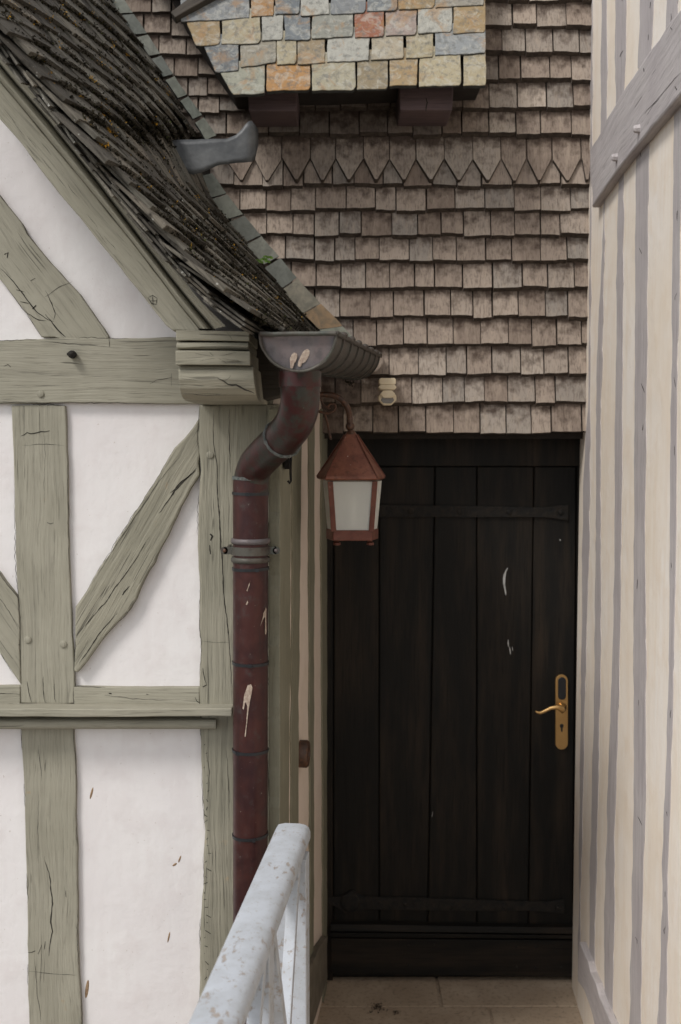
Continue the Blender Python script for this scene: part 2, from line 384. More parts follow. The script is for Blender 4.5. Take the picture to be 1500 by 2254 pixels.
def door_mat():
    t = NT('dark_oak_door'); c = t.coords(False); r = t.attr(0)
    cb = t.new('ShaderNodeCombineXYZ'); t.l.new(t.math('MULTIPLY', r, 23.), cb.inputs[0]); c = t.addv(c, cb.outputs[0])
    fine = t.noise(t.scale(c, (1, 1, .04)), 190, 5, .65); big = t.noise(t.scale(c, (1, 1, .12)), 13, 4, .6)
    col = t.mix(t.ramp(big, [(.46, 0.), (.78, 1.)]), (.009, .0082, .007), (.034, .024, .016))
    col = t.mix(t.math('MULTIPLY', t.ramp(fine, [(.3, 1.), (.5, 0.)]), .7), col, (.003, .003, .003))
    n = t.bump(fine, .5, .0018)
    return t.out(col, .6, 0, n, .18)
DOOR = door_mat()
def brass_mat():
    t = NT('satin_brass'); c = t.coords(False); a = t.noise(c, 40, 3)
    return t.out(t.mix(a, (.62, .40, .17), (.52, .31, .12)), .34, .85, None)
BRASS = brass_mat()
BLACKP = simple('black_plastic', (.012, .013, .015), (.016, .017, .02), 30, .35, 0, .05)
CREAMP = simple('cream_plastic', (.66, .55, .37), (.72, .61, .43), 15, .45, 0, .05)
LENS = simple('grey_lens', (.17, .16, .14), (.22, .2, .18), 30, .2, 0, .05)
def rail_mat():
    t = NT('chipped_white_paint'); c = t.coords(False)
    a = t.noise(t.scale(c, (1, .55, 1)), 62, 5, .7, .4); g = t.noise(c, 9, 3); b = t.noise(c, 120, 3, .6); s_ = t.noise(c, 12, 5, .65)
    ch = t.ramp(t.math('ADD', a, t.math('MULTIPLY', g, .7)), [(.95, 0.), (1.01, 1.)])
    col = t.mix(t.ramp(s_, [(.4, 0.), (.65, 1.)]), (.47, .50, .545), (.38, .40, .425))
    col = t.mix(t.math('MULTIPLY', ch, .8), col, t.mix(b, (.22, .17, .13), (.40, .34, .29)))
    sp = t.ramp(b, [(.62, 0.), (.68, 1.)]); col = t.mix(t.math('MULTIPLY', sp, .55), col, (.30, .25, .2))
    n = t.bump(t.math('SUBTRACT', 1, ch), .5, .0015); n = t.bump(b, .2, .0008, n)
    return t.out(col, .45, 0, n, .45)
RAILM = rail_mat()
def stone_mat():
    t = NT('worn_stone'); c = t.coords(False); r = t.attr(0); a = t.noise(c, 5, 5, .6); b = t.noise(c, 60, 5, .7); f = t.noise(c, 260, 2)
    col = t.mix(t.ramp(a, [(.35, 0.), (.65, 1.)]), (.34, .26, .185), (.45, .355, .26))
    col = t.mix(t.math('MULTIPLY', t.ramp(b, [(.52, 0.), (.66, 1.)]), .5), col, (.11, .085, .06))
    col = t.mix(t.math('MULTIPLY', t.ramp(f, [(.55, 0.), (.7, 1.)]), .35), col, (.36, .31, .25))
    return t.out(col, .85, 0, t.bump(b, .5, .003, t.bump(a, .4, .01)), .25)
STONE = stone_mat()
KERB = simple('dirty_olive_plinth', (.10, .088, .065), (.15, .13, .10), 18, .9)
GROUND = simple('gravel_ground', (.16, .145, .12), (.22, .2, .17), 12, .95, 0, .6, .01)
POOP = simple('pale_dropping', (.44, .36, .29), (.26, .19, .15), 120, .8, 0, .6, .001)
CHALK = simple('white_scratch', (.55, .55, .53), (.3, .3, .29), 90, .9)
SEED = simple('brown_husk', (.36, .25, .15), (.22, .14, .08), 120, .8)
LEAF = simple('fern_green', (.10, .20, .03), (.16, .28, .05), 60, .6)
DEAD = simple('dead_leaf', (.03, .022, .016), (.06, .04, .025), 90, .9)
def glass_mat():
    t = NT('frosted_glass'); c = t.coords(False); a = t.noise(c, 140, 3)
    t.b.inputs['Transmission Weight'].default_value = .58; t.b.inputs['IOR'].default_value = 1.12
    b = t.noise(c, 18, 4)
    return t.out(t.mix(b, (.95, .95, .90), (.86, .86, .82)), .42, 0, t.bump(a, .3, .001), .4)
GLASS = glass_mat()
BULB = simple('white_bulb', (.85, .84, .8), (.85, .84, .8), 10, .4, 0, 0)

# ================================================================== GROUND
mb = MB(); mb.add([(-60, -60, -.62), (60, -60, -.62), (60, 60, -.62), (-60, 60, -.62)], [[0, 1, 2, 3]])
obj('ground', mb, GROUND, kind='structure')
RW0 = at(1287, 950, 3.9)                                  # corner of the right-hand wall
RWP = wallplane(RW0, RW0 + V((-.048, -1, 0)) * 1, -1)
SA, SB = at(619, 1400, 2.985), at(720, 1400, 4.05)       # side wall of the left house
SWP = wallplane(SA, SB, 1)
mb = MB()
def swx(y): return SA.x + (SB.x - SA.x) * (y - SA.y) / (SB.y - SA.y)
def rwx(y): return RW0.x + .048 * (y - RW0.y)
rows = [(4.10, 3.855, [-.2, .175 + .18, 1.1]), (3.85, 3.42, [-.3, .52, 1.1]), (3.415, 2.9, [-.35, .2, 1.1]), (2.895, 2.2, [-.4, .5, 1.1]), (2.195, 1.2, [-.5, .1, 1.1]), (1.195, -1.5, [-.6, .4, 1.1])]
for y1, y0, xs in rows:
    for a, b in zip(xs, xs[1:]):
        z = U(-.002, .002); mb.hexa([V((a + .004, y0, z)), V((b - .004, y0, z)), V((b - .004, y1, z)), V((a + .004, y1, z))], [V((a + .004, y0, -.1)), V((b - .004, y0, -.1)), V((b - .004, y1, -.1)), V((a + .004, y1, -.1))], col=(R(), 0, 0))
mb.box((.25, 1.3, -.33), 1.68, 5.55, .62 - .045, col=(.4, 0, 0)); mb.box((.25, 1.3, -.03), 1.69, 5.58, .046, col=(.2, 0, 0))
obj('stone_landing', mb, STONE, kind='structure', bevel=.004)

# ================================================================== LEFT HOUSE
HL = thing('half_timbered_house', (-.9, 3.2, -.6), 'sage green and white half-timbered house with steep mossy shingle roof on the left', 'house')
WY = 3.0
P0 = YP(WY); PT = YP(WY - .014)
wallpoly = [(-160, -60), (-40, 40), (80, 190), (300, 440), (500, 690), (606, 760), (606, 2500), (-160, 2500)]
mb = MB(); mb.prism([P0.hit(*p) for p in wallpoly], (0, .22, 0)); obj('plaster_wall', mb, WHITE, HL)
def TB(name, poly, grain, mat=SAGE, pl=PT, thick=.05, **k): return plank(name, poly, pl, thick, grain, mat, HL, crackmat=CRACK, edge=1.5, **k)
tie = TB('tie_beam', [(-120, 753), (60, 746), (238, 745), (395, 742), (600, 742), (600, 890), (400, 889), (200, 886), (-120, 889)], ((0, 815), (390, 815)), pl=YP(WY - .02),
   cracks=[[(-20, 884), (60, 887), (120, 889), 2.], [(330, 845), (345, 836), (380, 830)], [(10, 806), (18, 802), (24, 808), 3], [(90, 752), (150, 757), (240, 764), 1.6], [(240, 745), (241, 764), 1.6], [(378, 822), (378, 850), 1.2]], amp=1.4)
stud = TB('stud', [(25, 893), (30, 1000), (35, 1170), (41, 1330), (46, 1548), (165, 1548), (161, 1420), (156, 1320), (150, 1150), (149, 1010), (144, 893)], ((90, 890), (100, 1540)),
   cracks=[[(46, 960), (60, 952), (75, 954), (90, 950), (110, 948), 3], [(50, 980), (95, 978), (142, 981), 1], [(104, 1150), (118, 1151), 1.6], [(60, 1500), (70, 1546), 2], [(96, 1490), (100, 1546), 1.6], [(98, 940), (98, 1110), .8], [(120, 1505), (124, 1546), 1.4]], label='wide upright stud of the upper wall')
TB('stud', [(46, 1600), (55, 1750), (58, 1900), (62, 2100), (66, 2420), (184, 2420), (175, 2150), (172, 2000), (168, 1750), (162, 1600)], ((105, 1610), (118, 2250)),
   cracks=[[(98, 1885), (108, 1920), (116, 1990), (112, 2030), (116, 2050), (110, 2080), (108, 2105), 3.2], [(62, 2097), (78, 2093), 3], [(84, 2100), (92, 2080), 2], [(98, 2090), (100, 2072), 2], [(62, 2138), (110, 2143), (170, 2146), 1], [(85, 1640), (92, 1720), 1], [(84, 1740), (86, 1900), .9], [(76, 2110), (90, 2254), 1.2], [(145, 1960), (146, 1975), 1.6]], label='wide upright stud of the lower wall')
CP = [(438, 890), (440, 1060), (437, 1250), (441, 1400), (441, 1608), (445, 1720), (452, 1830), (444, 2000), (440, 2110), (438, 2420), (616, 2420), (617, 1500), (617, 890)]
post = TB('corner_post', CP, ((520, 900), (520, 2250)), mat=SAGE_R, thick=.1, pl=YP(WY - .03), amp=2.6, bevel=.006,
   cracks=[[(470, 900), (474, 1000), (482, 1120), (489, 1220), (492, 1290), (500, 1370), (508, 1455), (511, 1530), 3.], [(505, 900), (506, 1010), (508, 1040), 2.], [(463, 1175), (468, 1180), (464, 1190), 6], [(462, 1200), (464, 1220), 4], [(447, 1470), (450, 1490), (455, 1505), 2.5], [(447, 1512), (456, 1507), 3], [(441, 1411), (470, 1414), (505, 1415), 1], [(455, 1650), (462, 1700), (458, 1760), 1.4], [(500, 1650), (503, 1800), 1.4]] +
     [[(450 + U(-2, 10), y), (450 + U(0, 16), y + U(-6, 8)), 2.2] for y in range(1640, 2200, 17)] + [[(604 + U(-6, 8), y), (602 + U(-6, 10), y + U(4, 22)), 2.2] for y in range(1440, 1650, 9)])
TB('brace', [(166, 1336), (245, 1215), (320, 1092), (385, 985), (440, 918), (440, 1046), (420, 1076), (370, 1180), (341, 1240), (300, 1320), (262, 1368), (210, 1430), (170, 1482), (163, 1478)], ((170, 1440), (435, 980)), mat=SAGE_R, pl=YP(WY - .026), amp=3.5, bevel=.007,
   cracks=[[(166, 1400), (230, 1330), (300, 1230), (330, 1180), 2.4], [(200, 1290), (290, 1150), (350, 1060), (400, 1000), 1.5], [(175, 1460), (215, 1400), (260, 1350), 2.5], [(350, 1130), (385, 1080), (433, 1030), 3.4], [(375, 1085), (400, 1060), (432, 1035), 4], [(270, 1310), (285, 1290), 4]], label='rough split brace rising to the corner post')
TB('brace', [(-120, 1120), (0, 1262), (40, 1316), (43, 1420), (46, 1507), (0, 1437), (-120, 1290)], ((-60, 1240), (30, 1370)), pl=YP(WY - .018), cracks=[[(-20, 1290), (20, 1345), (40, 1385), 1.3]], label='short brace cut off by the left edge')
TB('brace', [(-120, 275), (0, 430), (60, 515), (130, 597), (190, 668), (240, 742), (238, 746), (150, 750), (120, 742), (92, 742), (60, 690), (0, 615), (-120, 455)], ((0, 520), (150, 720)), pl=YP(WY - .018), amp=2.2,
   cracks=[[(0, 590), (30, 620), (60, 660), (80, 685), (100, 700), (120, 708), 3], [(118, 705), (122, 690), (110, 660), (100, 640), 2.2], [(60, 690), (85, 704), (102, 706), 2.8], [(100, 692), (112, 705), (145, 742), 3.2], [(10, 560), (18, 556), (16, 568), 5], [(36, 638), (52, 642), 2.4], [(45, 664), (64, 668), 2.2], [(68, 618), (78, 612), 2.2], [(98, 654), (130, 632), (160, 620), 1.2], [(72, 680), (80, 672), 4]], label='diagonal gable brace below the bargeboard')
TB('rail', [(163, 1512), (440, 1513), (440, 1552), (163, 1552)], ((165, 1530), (440, 1530)), pl=YP(WY - .017), cracks=[[(230, 1530), (300, 1538), (380, 1540)], [(240, 1526), (246, 1527), 4], [(322, 1528), (327, 1529), 3], [(430, 1535), (440, 1548), 2]], amp=1.5)
TB('rail', [(-120, 1508), (45, 1510), (45, 1552), (-120, 1552)], ((-60, 1530), (44, 1530)), pl=YP(WY - .017), cracks=[[(-20, 1526), (45, 1529), 1.4]], amp=1.5)
TB('hewn_edge', [(592, 895), (593, 1200), (590, 1500), (589, 1850), (585, 2254), (617, 2254), (618, 1500), (619, 895)], ((590, 1420), (617, 1395)), mat=SAGE_R, thick=.02, pl=YP(WY - .034), amp=3.0, bevel=.006,
   cracks=[[(594 + U(0, 5), y), (606, y - U(-8, 14)), (615, y - U(0, 18)), U(1.2, 2.4)] for y in range(1000, 1900, 46)] + [[(604 + U(-6, 8), y), (602 + U(-6, 10), y + U(4, 22)), 2.2] for y in range(1440, 1650, 9)])
# pegs and bolt
def disc(name, px, py, r, y, mat, parent, h=.004, label=None, n=14):
    c = at(px, py, y); rr = r * y / FPX; m = MB(); m.lathe(c, (0, -1, 0), [(-.004, rr), (h * .7, rr), (h, rr * .8), (h, 0)], n)
    return obj(name, m, mat, parent, autosm=40, label=label)
disc('peg', 90, 867, 7.5, WY - .02, SAGE, tie); disc('peg', 62, 1408, 8, WY - .014, SAGE, stud); disc('peg', 140, 1418, 8, WY - .014, SAGE, stud); disc('peg', 463, 1001, 8, WY - .03, SAGE, post)
m = MB(); c = at(162, 781, WY - .02); m.lathe(c, (0, -1, 0), [(0, .009), (.012, .011), (.022, .010), (.026, .0)], 9); m.tube([c + V((0, -.012, 0)), c + V((-.013, -.016, .001))], .0035, 8)
obj('iron_bolt', m, IRON, tie, autosm=40)
# ledge (drip board with sloping top), cove and roll moulding
def xprof(mb, prof, x0, x1, mat=0, n=1, amp=0):
    k = len(prof); vs = []
    for i in range(n + 1):
        x = x0 + (x1 - x0) * i / n
        for (y, z) in prof: vs.append(V((x, y, z + (amp * mn.noise(V((x * 9, z * 5, 3.3))) if amp else 0))))
    fs = [[i * k + j, i * k + (j + 1) % k, (i + 1) * k + (j + 1) % k, (i + 1) * k + j] for i in range(n) for j in range(k)] + [list(range(k)), [n * k + j for j in range(k)]]
    mb.add(vs, fs, mat)
YL = 2.90; zt = at(0, 1550, WY).z; zf = at(0, 1560, YL).z; zb = at(0, 1578, YL).z; xe = at(511, 1570, YL).x; x0 = at(-160, 1550, YL).x
zc = at(0, 1588, YL + .03).z; zr = at(0, 1607, YL + .04).z
mb = MB(); xprof(mb, [(WY, zt + .004), (YL, zf), (YL, zb), (WY, zb)], x0, xe, n=40, amp=.0025)
Wg = Matrix.Translation(V((x0, YL, zb))) @ Matrix.Rotation(math.pi / 2, 4, 'Y')
ledge = obj('drip_ledge', mb, SAGE, HL, bevel=.003, frame=Wg)
mb = MB(); xprof(mb, [(WY, zb - .001), (YL + .078, zb - .001), (YL + .082, zc), (WY, zc)], x0, at(470, 1585, YL + .03).x, n=2)
xe2 = at(476, 1600, YL + .045).x; rr = (zc - zr) / 2
mb.tube([V((x0, YL + .052, (zc + zr) / 2)), V((xe2, YL + .052, (zc + zr) / 2))], rr, 14); mb.box(((x0 + xe2) / 2, YL + .085, (zc + zr) / 2), xe2 - x0 - .01, .05, rr * 1.9)
obj('roll_moulding', mb, SAGE, ledge, autosm=40, frame=Wg)
# side wall along the passage
ys = [900, 1030, 1200, 1400, 1600, 1800, 2254]
def stripe(name, l, r, pl, thick, mat, parent, seed, amp=1.0, label=None, ys_=ys):
    tl = [(y, a) for y, a in zip(ys_, l)]; poly = [(interp(tl, y), y) for y in ys_] + [(a, y) for y, a in reversed(list(zip(ys_, r)))]
    return plank(name, poly, pl, thick, ((l[1], ys_[1]), (l[-1], ys_[-1])), mat, parent, amp=amp, bevel=.002, seed=seed, label=label)
mb = MB(); ztw = at(620, 800, 2.99).z; q = [V((swx(2.99), 2.99, -.7)), V((swx(4.05), 4.05, -.7)), V((swx(4.05), 4.05, ztw)), V((swx(2.99), 2.99, ztw))]
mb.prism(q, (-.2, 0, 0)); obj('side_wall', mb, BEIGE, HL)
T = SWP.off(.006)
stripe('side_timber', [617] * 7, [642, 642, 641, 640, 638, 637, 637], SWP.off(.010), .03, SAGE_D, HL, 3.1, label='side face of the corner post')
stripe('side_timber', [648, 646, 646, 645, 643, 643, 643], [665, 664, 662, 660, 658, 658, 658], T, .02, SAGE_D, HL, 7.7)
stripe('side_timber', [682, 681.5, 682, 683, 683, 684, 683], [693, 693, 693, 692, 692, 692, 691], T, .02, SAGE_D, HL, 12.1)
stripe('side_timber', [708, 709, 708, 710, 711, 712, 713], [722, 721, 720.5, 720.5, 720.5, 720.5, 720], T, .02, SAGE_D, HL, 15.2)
plank('plinth', [(722, 2060), (722, 2152), (640, 2420), (600, 2420), (560, 2350), (691, 2116), (705, 2085)], SWP.off(.022), .04, ((718, 2100), (640, 2254)), KERB, HL, amp=2)
# rough iron boss on the side wall and hook
c = SWP.hit(660, 1659); mb = MB(); mb.lathe(c, SWP.n, [(0, .041), (.022, .041), (.028, .036), (.029, .018), (.02, .016), (.02, 0)], 20)
obj('iron_boss', mb, IRONR, HL, autosm=40)
mb = MB(); c = at(632, 1020, 2.955); mb.box(c + V((0, .02, 0)), .012, .05, .03)
mb.tube([at(641, 1000, 2.93), at(640, 1040, 2.93), at(641, 1058, 2.93), at(638, 1064, 2.93), at(634, 1058, 2.93)], .0032, 8)
mb.tube([at(634, 1018, 2.93), at(641, 1014, 2.93)], .004, 8)
obj('shutter_hook', mb, IRON, HL, autosm=40)
# bargeboard in three layers
OUT = [(-140, -60), (0, 113), (33, 153), (83, 210), (133, 273), (187, 340), (233, 390), (300, 477), (367, 567), (433, 653), (497, 718)]
MID = [(-140, 5), (0, 143), (33, 183), (100, 259), (207, 392), (300, 515), (383, 622), (465, 722)]
GR2 = [(-140, 25), (0, 179), (57, 247), (123, 327), (200, 420), (287, 527), (353, 613), (393, 667), (438, 723)]
INN = [(-140, 95), (0, 262), (47, 315), (100, 387), (160, 460), (233, 550), (300, 633), (367, 717), (380, 727)]
gb = ((0, 200), (400, 690))
bb = plank('bargeboard', INN + [(440, 729)] + GR2[::-1], YP(2.60), .05, gb, SAGE, HL, amp=1.2, crackmat=CRACK,
      cracks=[[(327, 655), (336, 650), (346, 656), 2.2], [(327, 656), (334, 668), (345, 670), 2.2], [(336, 651), (338, 672), 2], [(346, 657), (345, 668), 2], [(330, 662), (346, 662), 1.6]] + [[(x, y), (x + 26, y + 33), .9] for x, y in ((60, 300), (120, 380), (90, 345), (190, 470), (230, 520), (150, 405), (250, 560), (60, 320), (10, 240), (30, 268), (210, 505))])
def rakeloft(name, A, B, ydep, n=60, k=9, th=.03):
    m = MB(); fa = lambda t, T_: None
    def samp(T_, t):
        d = [0]
        for p, q_ in zip(T_, T_[1:]): d.append(d[-1] + math.hypot(q_[0] - p[0], q_[1] - p[1]))
        x = t * d[-1]
        for i in range(len(d) - 1):
            if x <= d[i + 1] + 1e-9: u_ = (x - d[i]) / (d[i + 1] - d[i]); return (lerp(T_[i][0], T_[i + 1][0], u_), lerp(T_[i][1], T_[i + 1][1], u_))
        return T_[-1]
    vs = []
    for i in range(n + 1):
        a_, b_ = samp(A, i / n), samp(B, i / n); j1 = .8 * mn.noise(V((i * .35, 1, ydep(0)))); j2 = .8 * mn.noise(V((i * .35, 7, ydep(0))))
        for j in range(k): t = j / (k - 1); vs.append(at(lerp(a_[0] + j1, b_[0] + j2, t), lerp(a_[1], b_[1], t), ydep(t)))
        vs += [at(b_[0], b_[1], ydep(1) + th), at(a_[0], a_[1], ydep(0) + th)]
    kk_ = k + 2; m.add(vs, [[i * kk_ + j, i * kk_ + (j + 1) % kk_, (i + 1) * kk_ + (j + 1) % kk_, (i + 1) * kk_ + j] for i in range(n) for j in range(kk_)] + [list(range(kk_)), [n * kk_ + j for j in range(kk_)]])
    a, b = at(0, 143, 2.56), at(465, 722, 2.56); z = (b - a).normalized(); y = V((0, -1, 0)); x = y.cross(z); c = (a + b) / 2
    W = Matrix(((x.x, y.x, z.x, c.x), (x.y, y.y, z.y, c.y), (x.z, y.z, z.z, c.z), (0, 0, 0, 1)))
    obj(name, m, SAGE, bb, frame=W, autosm=32)
rakeloft('bargeboard_moulding', GR2, MID[:-1] + [(467, 724)], lambda t: 2.612 - .048 * math.sin(math.pi * min(1, t * 1.0)) ** .5)
rakeloft('bargeboard_moulding', MID[:-1] + [(468, 725)], OUT, lambda t: 2.608 - (.042 * min(1, t * 4) ** .6 if t < .5 else .042 + .010 * min(1, (t - .5) * 5)))
mb = MB(); q = [YP(2.66).hit(*p) for p in [(-140, -10), (0, 150), (233, 440), (433, 690), (450, 715), (400, 715), (200, 480), (0, 240), (-140, 70)]]; mb.prism(q, (0, .34, 0)); obj('soffit', mb, DARKW, HL)
plank('eave_shade_block', [(548, 742), (600, 738), (646, 742), (646, 850), (612, 872), (556, 884)], YP(2.82), .16, ((560, 800), (640, 800)), DARKW, HL, amp=1)  # dark block added to stand in for the deep shade under the eave
# corbel (carved purlin end)
def yz(py, y): return (y, at(0, py, y).z)
X = lambda px, y=2.56: at(px, 800, y).x
mb = MB()
xprof(mb, [yz(728, 2.57), yz(750, 2.57), (3.02, yz(750, 2.57)[1]), (3.02, yz(728, 2.57)[1])], X(387), X(549), n=6, amp=.003)
xprof(mb, [(2.60, yz(750, 2.57)[1] - .001), (2.60, yz(754, 2.57)[1]), (3.01, yz(754, 2.57)[1]), (3.01, yz(750, 2.57)[1] - .001)], X(390), X(545))
xprof(mb, [yz(754, 2.575), yz(759, 2.568), yz(765, 2.568), yz(769, 2.575), (3.02, yz(769, 2.575)[1]), (3.02, yz(754, 2.575)[1])], X(388), X(547), n=4, amp=.002)
xprof(mb, [(2.60, yz(769, 2.57)[1] - .001), (2.60, yz(773, 2.57)[1]), (3.01, yz(773, 2.57)[1]), (3.01, yz(769, 2.57)[1] - .001)], X(390), X(545))
xprof(mb, [yz(772, 2.56), yz(803, 2.56), (3.02, yz(803, 2.56)[1]), (3.02, yz(772, 2.56)[1])], X(387), X(551), n=6, amp=.003)
xprof(mb, [(2.60, yz(803, 2.57)[1] - .001), (2.60, yz(808, 2.57)[1]), (3.01, yz(808, 2.57)[1]), (3.01, yz(803, 2.57)[1] - .001)], X(394), X(548))
b0 = len(mb.v); prof = [yz(806, 2.585), yz(815, 2.572), yz(835, 2.567), yz(855, 2.575), yz(868, 2.59), yz(877, 2.62), yz(882, 2.66), (2.75, yz(883, 2.66)[1] + .0), (3.02, yz(884, 2.66)[1]), (3.02, yz(806, 2.585)[1])]
xprof(mb, prof, X(391), X(556), n=8, amp=.003)
for v in mb.v[b0:]: v.x += (yz(806, 2.585)[1] - v.z) * (.05 if v.x < X(470) else .10)
for cr in [[(478, 832), (492, 838), (502, 846), (520, 847), (540, 858), (560, 866), 5.], [(490, 840), (505, 832), (508, 826), 1.2], [(400, 865), (450, 870), (500, 868), 1.6], [(395, 832), (440, 838), 1.]]: crack(mb, cr, YP(2.563), 4, t=.001)
for cr in [[(470, 785), (430, 778), 1], [(475, 790), (440, 795), 1], [(485, 783), (520, 776), 1], [(480, 788), (500, 800), 1], [(470, 783), (462, 776), 1], [(490, 790), (530, 796), 1], [(500, 732), (512, 748), 1]]: crack(mb, cr, YP(2.559), 5, t=.001)
Wc = Matrix.Translation(at(470, 800, 2.56)) @ Matrix.Rotation(math.pi / 2, 4, 'Y')
obj('corbel', mb, [SAGE_R, CRACK], HL, bevel=.003, frame=Wc)

# ---- roof: ruled surface between the front verge and the back edge
FT = [(-60, -98), (95, 18), (300, 178), (400, 254), (560, 385), (625, 442), (742, 588), (800, 645)]       # (y, x) of the verge
BT = [(-100, 166), (0, 232), (90, 292), (190, 354), (270, 405), (310, 416), (340, 400), (400, 420), (505, 497), (615, 586), (728, 676), (815, 740), (900, 805)]
YF, YB = 2.45, 3.85
def S(u, v):
    fy = 742 - u * 830; by = 812 - u * 930
    a = at(interp(FT, fy), fy, YF); b = at(interp(BT, by), by, YB); p = a.lerp(b, v)
    return p
def SN(u, v):
    du = S(u + .01, v) - S(u - .01, v); dv = S(u, v + .02) - S(u, v - .02); n = dv.cross(du).normalized()
    return n if n.x > 0 else -n
mb = MB(); nu, nv = 30, 10; g = []
for i in range(nu + 1):
    for j in range(nv + 1):
        u, v = -.01 + 1.12 * i / nu, .015 + .97 * j / nv; g.append((S(u, v) - V((.7, 0, .6)) * .006))
fs = [[i * (nv + 1) + j, i * (nv + 1) + j + 1, (i + 1) * (nv + 1) + j + 1, (i + 1) * (nv + 1) + j] for i in range(nu) for j in range(nv)]
k = len(g); mb.add(g + [p - V((.008, 0, .008)) for p in g], fs + [[a + k for a in reversed(f)] for f in fs]); roof = obj('roof', mb, VOID, HL, recalc=False)
mb = MB(); mo = MB(); li = MB(); SK = .46
def flake(m, p, s, col):
    d = [V((U(-1, 1), U(-1, 1), U(-1, 1))).normalized() * s * U(.5, 1.2) for _ in range(4)]
    q = [p + x for x in d]; m.add(q, [[0, 1, 2], [0, 2, 3], [0, 3, 1], [1, 3, 2]], 0, col)
ci = 0; uc0 = -.02
while uc0 < 1.5:
    uc0 += U(.048, .066); ci += 1; v = -.035 + U(-.02, .02); lift = U(.0, .004)
    while v < 1.0:
        wv = U(.05, .085); v1 = min(v + wv, 1.0); j0 = U(-.006, .006)
        ua, ub = uc0 - SK * max(0, v) + j0, uc0 - SK * v1 + j0
        if ub > -.045 and ua < 1.12:
            dz = U(.0, .007)
            if v < 0: ex = U(-.03, .012); v_ = v + ex
            else: v_ = v
            ln = .15; th = U(.008, .013)
            def Q(u, vv, h): return S(u, vv) + SN(u, vv) * h
            h0 = .026 + dz + lift; h1 = .006
            g_ = .0015
            a = [Q(ua, v_ + g_, h0), Q(ub, v1 - g_, h0 + U(-.003, .003)), Q(ub + ln, v1 - g_, h1), Q(ua + ln, v_ + g_, h1)]
            b = [Q(ua, v_ + g_, h0 - th), Q(ub, v1 - g_, h0 - th), Q(ub + ln, v1 - g_, h1 - .004), Q(ua + ln, v_ + g_, h1 - .004)]
            mb.hexa(a, b, col=(R(), 0, 0))
            # second, ragged split shingle showing at the verge
            if v < 0:
                for e in range(3):
                    oh = .0 - .008 * e; uu = ua + U(-.01, .02)
                    a = [Q(uu, U(-.05, -.02), oh + .004), Q(uu - .02, .08, oh + .004), Q(uu + .07, .08, oh), Q(uu + .08, U(-.04, -.01), oh)]
                    b = [p - SN(uu, 0) * .005 for p in a]; mb.hexa(a, b, col=(U(.3, 1), 0, 0))
            dens = .6 + 1.5 * mn.noise(V((ua * 9, v * 6, ci)))
            for _ in range(int(max(0.1, dens) * 250)):
                t = R(); uu = ua + (ub - ua) * t; vv = max(v_, 0) + (v1 - max(v_, 0)) * t
                hh = random.gauss(.017, .0055) + .003
                p = S(uu + U(-.012, .012), vv) + SN(uu, vv) * hh + V((0, U(-.004, .004), 0))
                flake(mo, p, U(.0032, .0066), (R(), 0, 0))
            if mn.noise(V((ua * 6, v * 5, 9.1))) > -.05:
              for _ in range(2):
                if R() < .13 + .45 * max(0, ua - .5):
                    t = R(); uu = ua + (ub - ua) * t; c_ = S(uu, v + wv * t) + SN(uu, v) * .026
                    for _ in range(random.randint(5, 22)): flake(li, c_ + V((random.gauss(0, .006), random.gauss(0, .012), random.gauss(0, .006))), U(.0015, .0034), (R(), 0, 0))
        v = v1
obj('roof_shingles', mb, ROOFM, roof, bevel=0)
obj('moss', mo, MOSS, roof, recalc=False, kind='stuff'); obj('lichen', li, LICHEN, roof, recalc=False, kind='stuff')
# slates bedded along the back edge
mb = MB()
def slateband(inner, outer, n, cols):
    for i in range(n):
        y0, y1 = i / n, (i + 1) / n
        f = lambda tab, t: (interp(tab, tab[0][0] + (tab[-1][0] - tab[0][0]) * t), tab[0][0] + (tab[-1][0] - tab[0][0]) * t)
        j = U(-.005, .005)
        q = [f(inner, y0 + .008 + j), f(outer, y0 + .004 + j), f(outer, y1 - .006), f(inner, y1 - .010)]
        pl = Plane(at(*q[0], 3.80 - .004 * (i % 2)), V((.30, -1, .16 + U(-.05, .05))))
        pts = [pl.hit(*p) for p in wobble(q, 9, 1.3, i * 3.1)]
        mb.prism(pts, -pl.n * .012, 0, cols[i % len(cols)], 1)
gs = [(.17, .185, .155), (.20, .21, .175), (.145, .155, .135), (.22, .225, .19), (.16, .17, .15), (.19, .2, .165)]
slateband([(-60, 195), (0, 232), (68, 285), (112, 322), (176, 364), (260, 424), (312, 456)], [(-60, 240), (0, 274), (88, 334), (132, 362), (200, 406), (262, 452), (300, 478)], 8, gs)
obj('edge_slates', mb, [GSLATE, SLEDGE], roof); mb = MB()
slateband([(388, 428), (462, 476), (530, 532), (582, 572), (638, 620)], [(380, 466), (450, 517), (500, 560), (554, 606), (612, 655)], 5, gs)
slateband([(638, 620), (690, 668)], [(612, 655), (668, 706)], 1, [(.24, .22, .17)])
slateband([(690, 668), (726, 704), (760, 735)], [(668, 706), (720, 756), (768, 800)], 2, [(.30, .20, .11), (.26, .27, .22)])
obj('edge_slates', mb, [GSLATE, SLEDGE], roof)
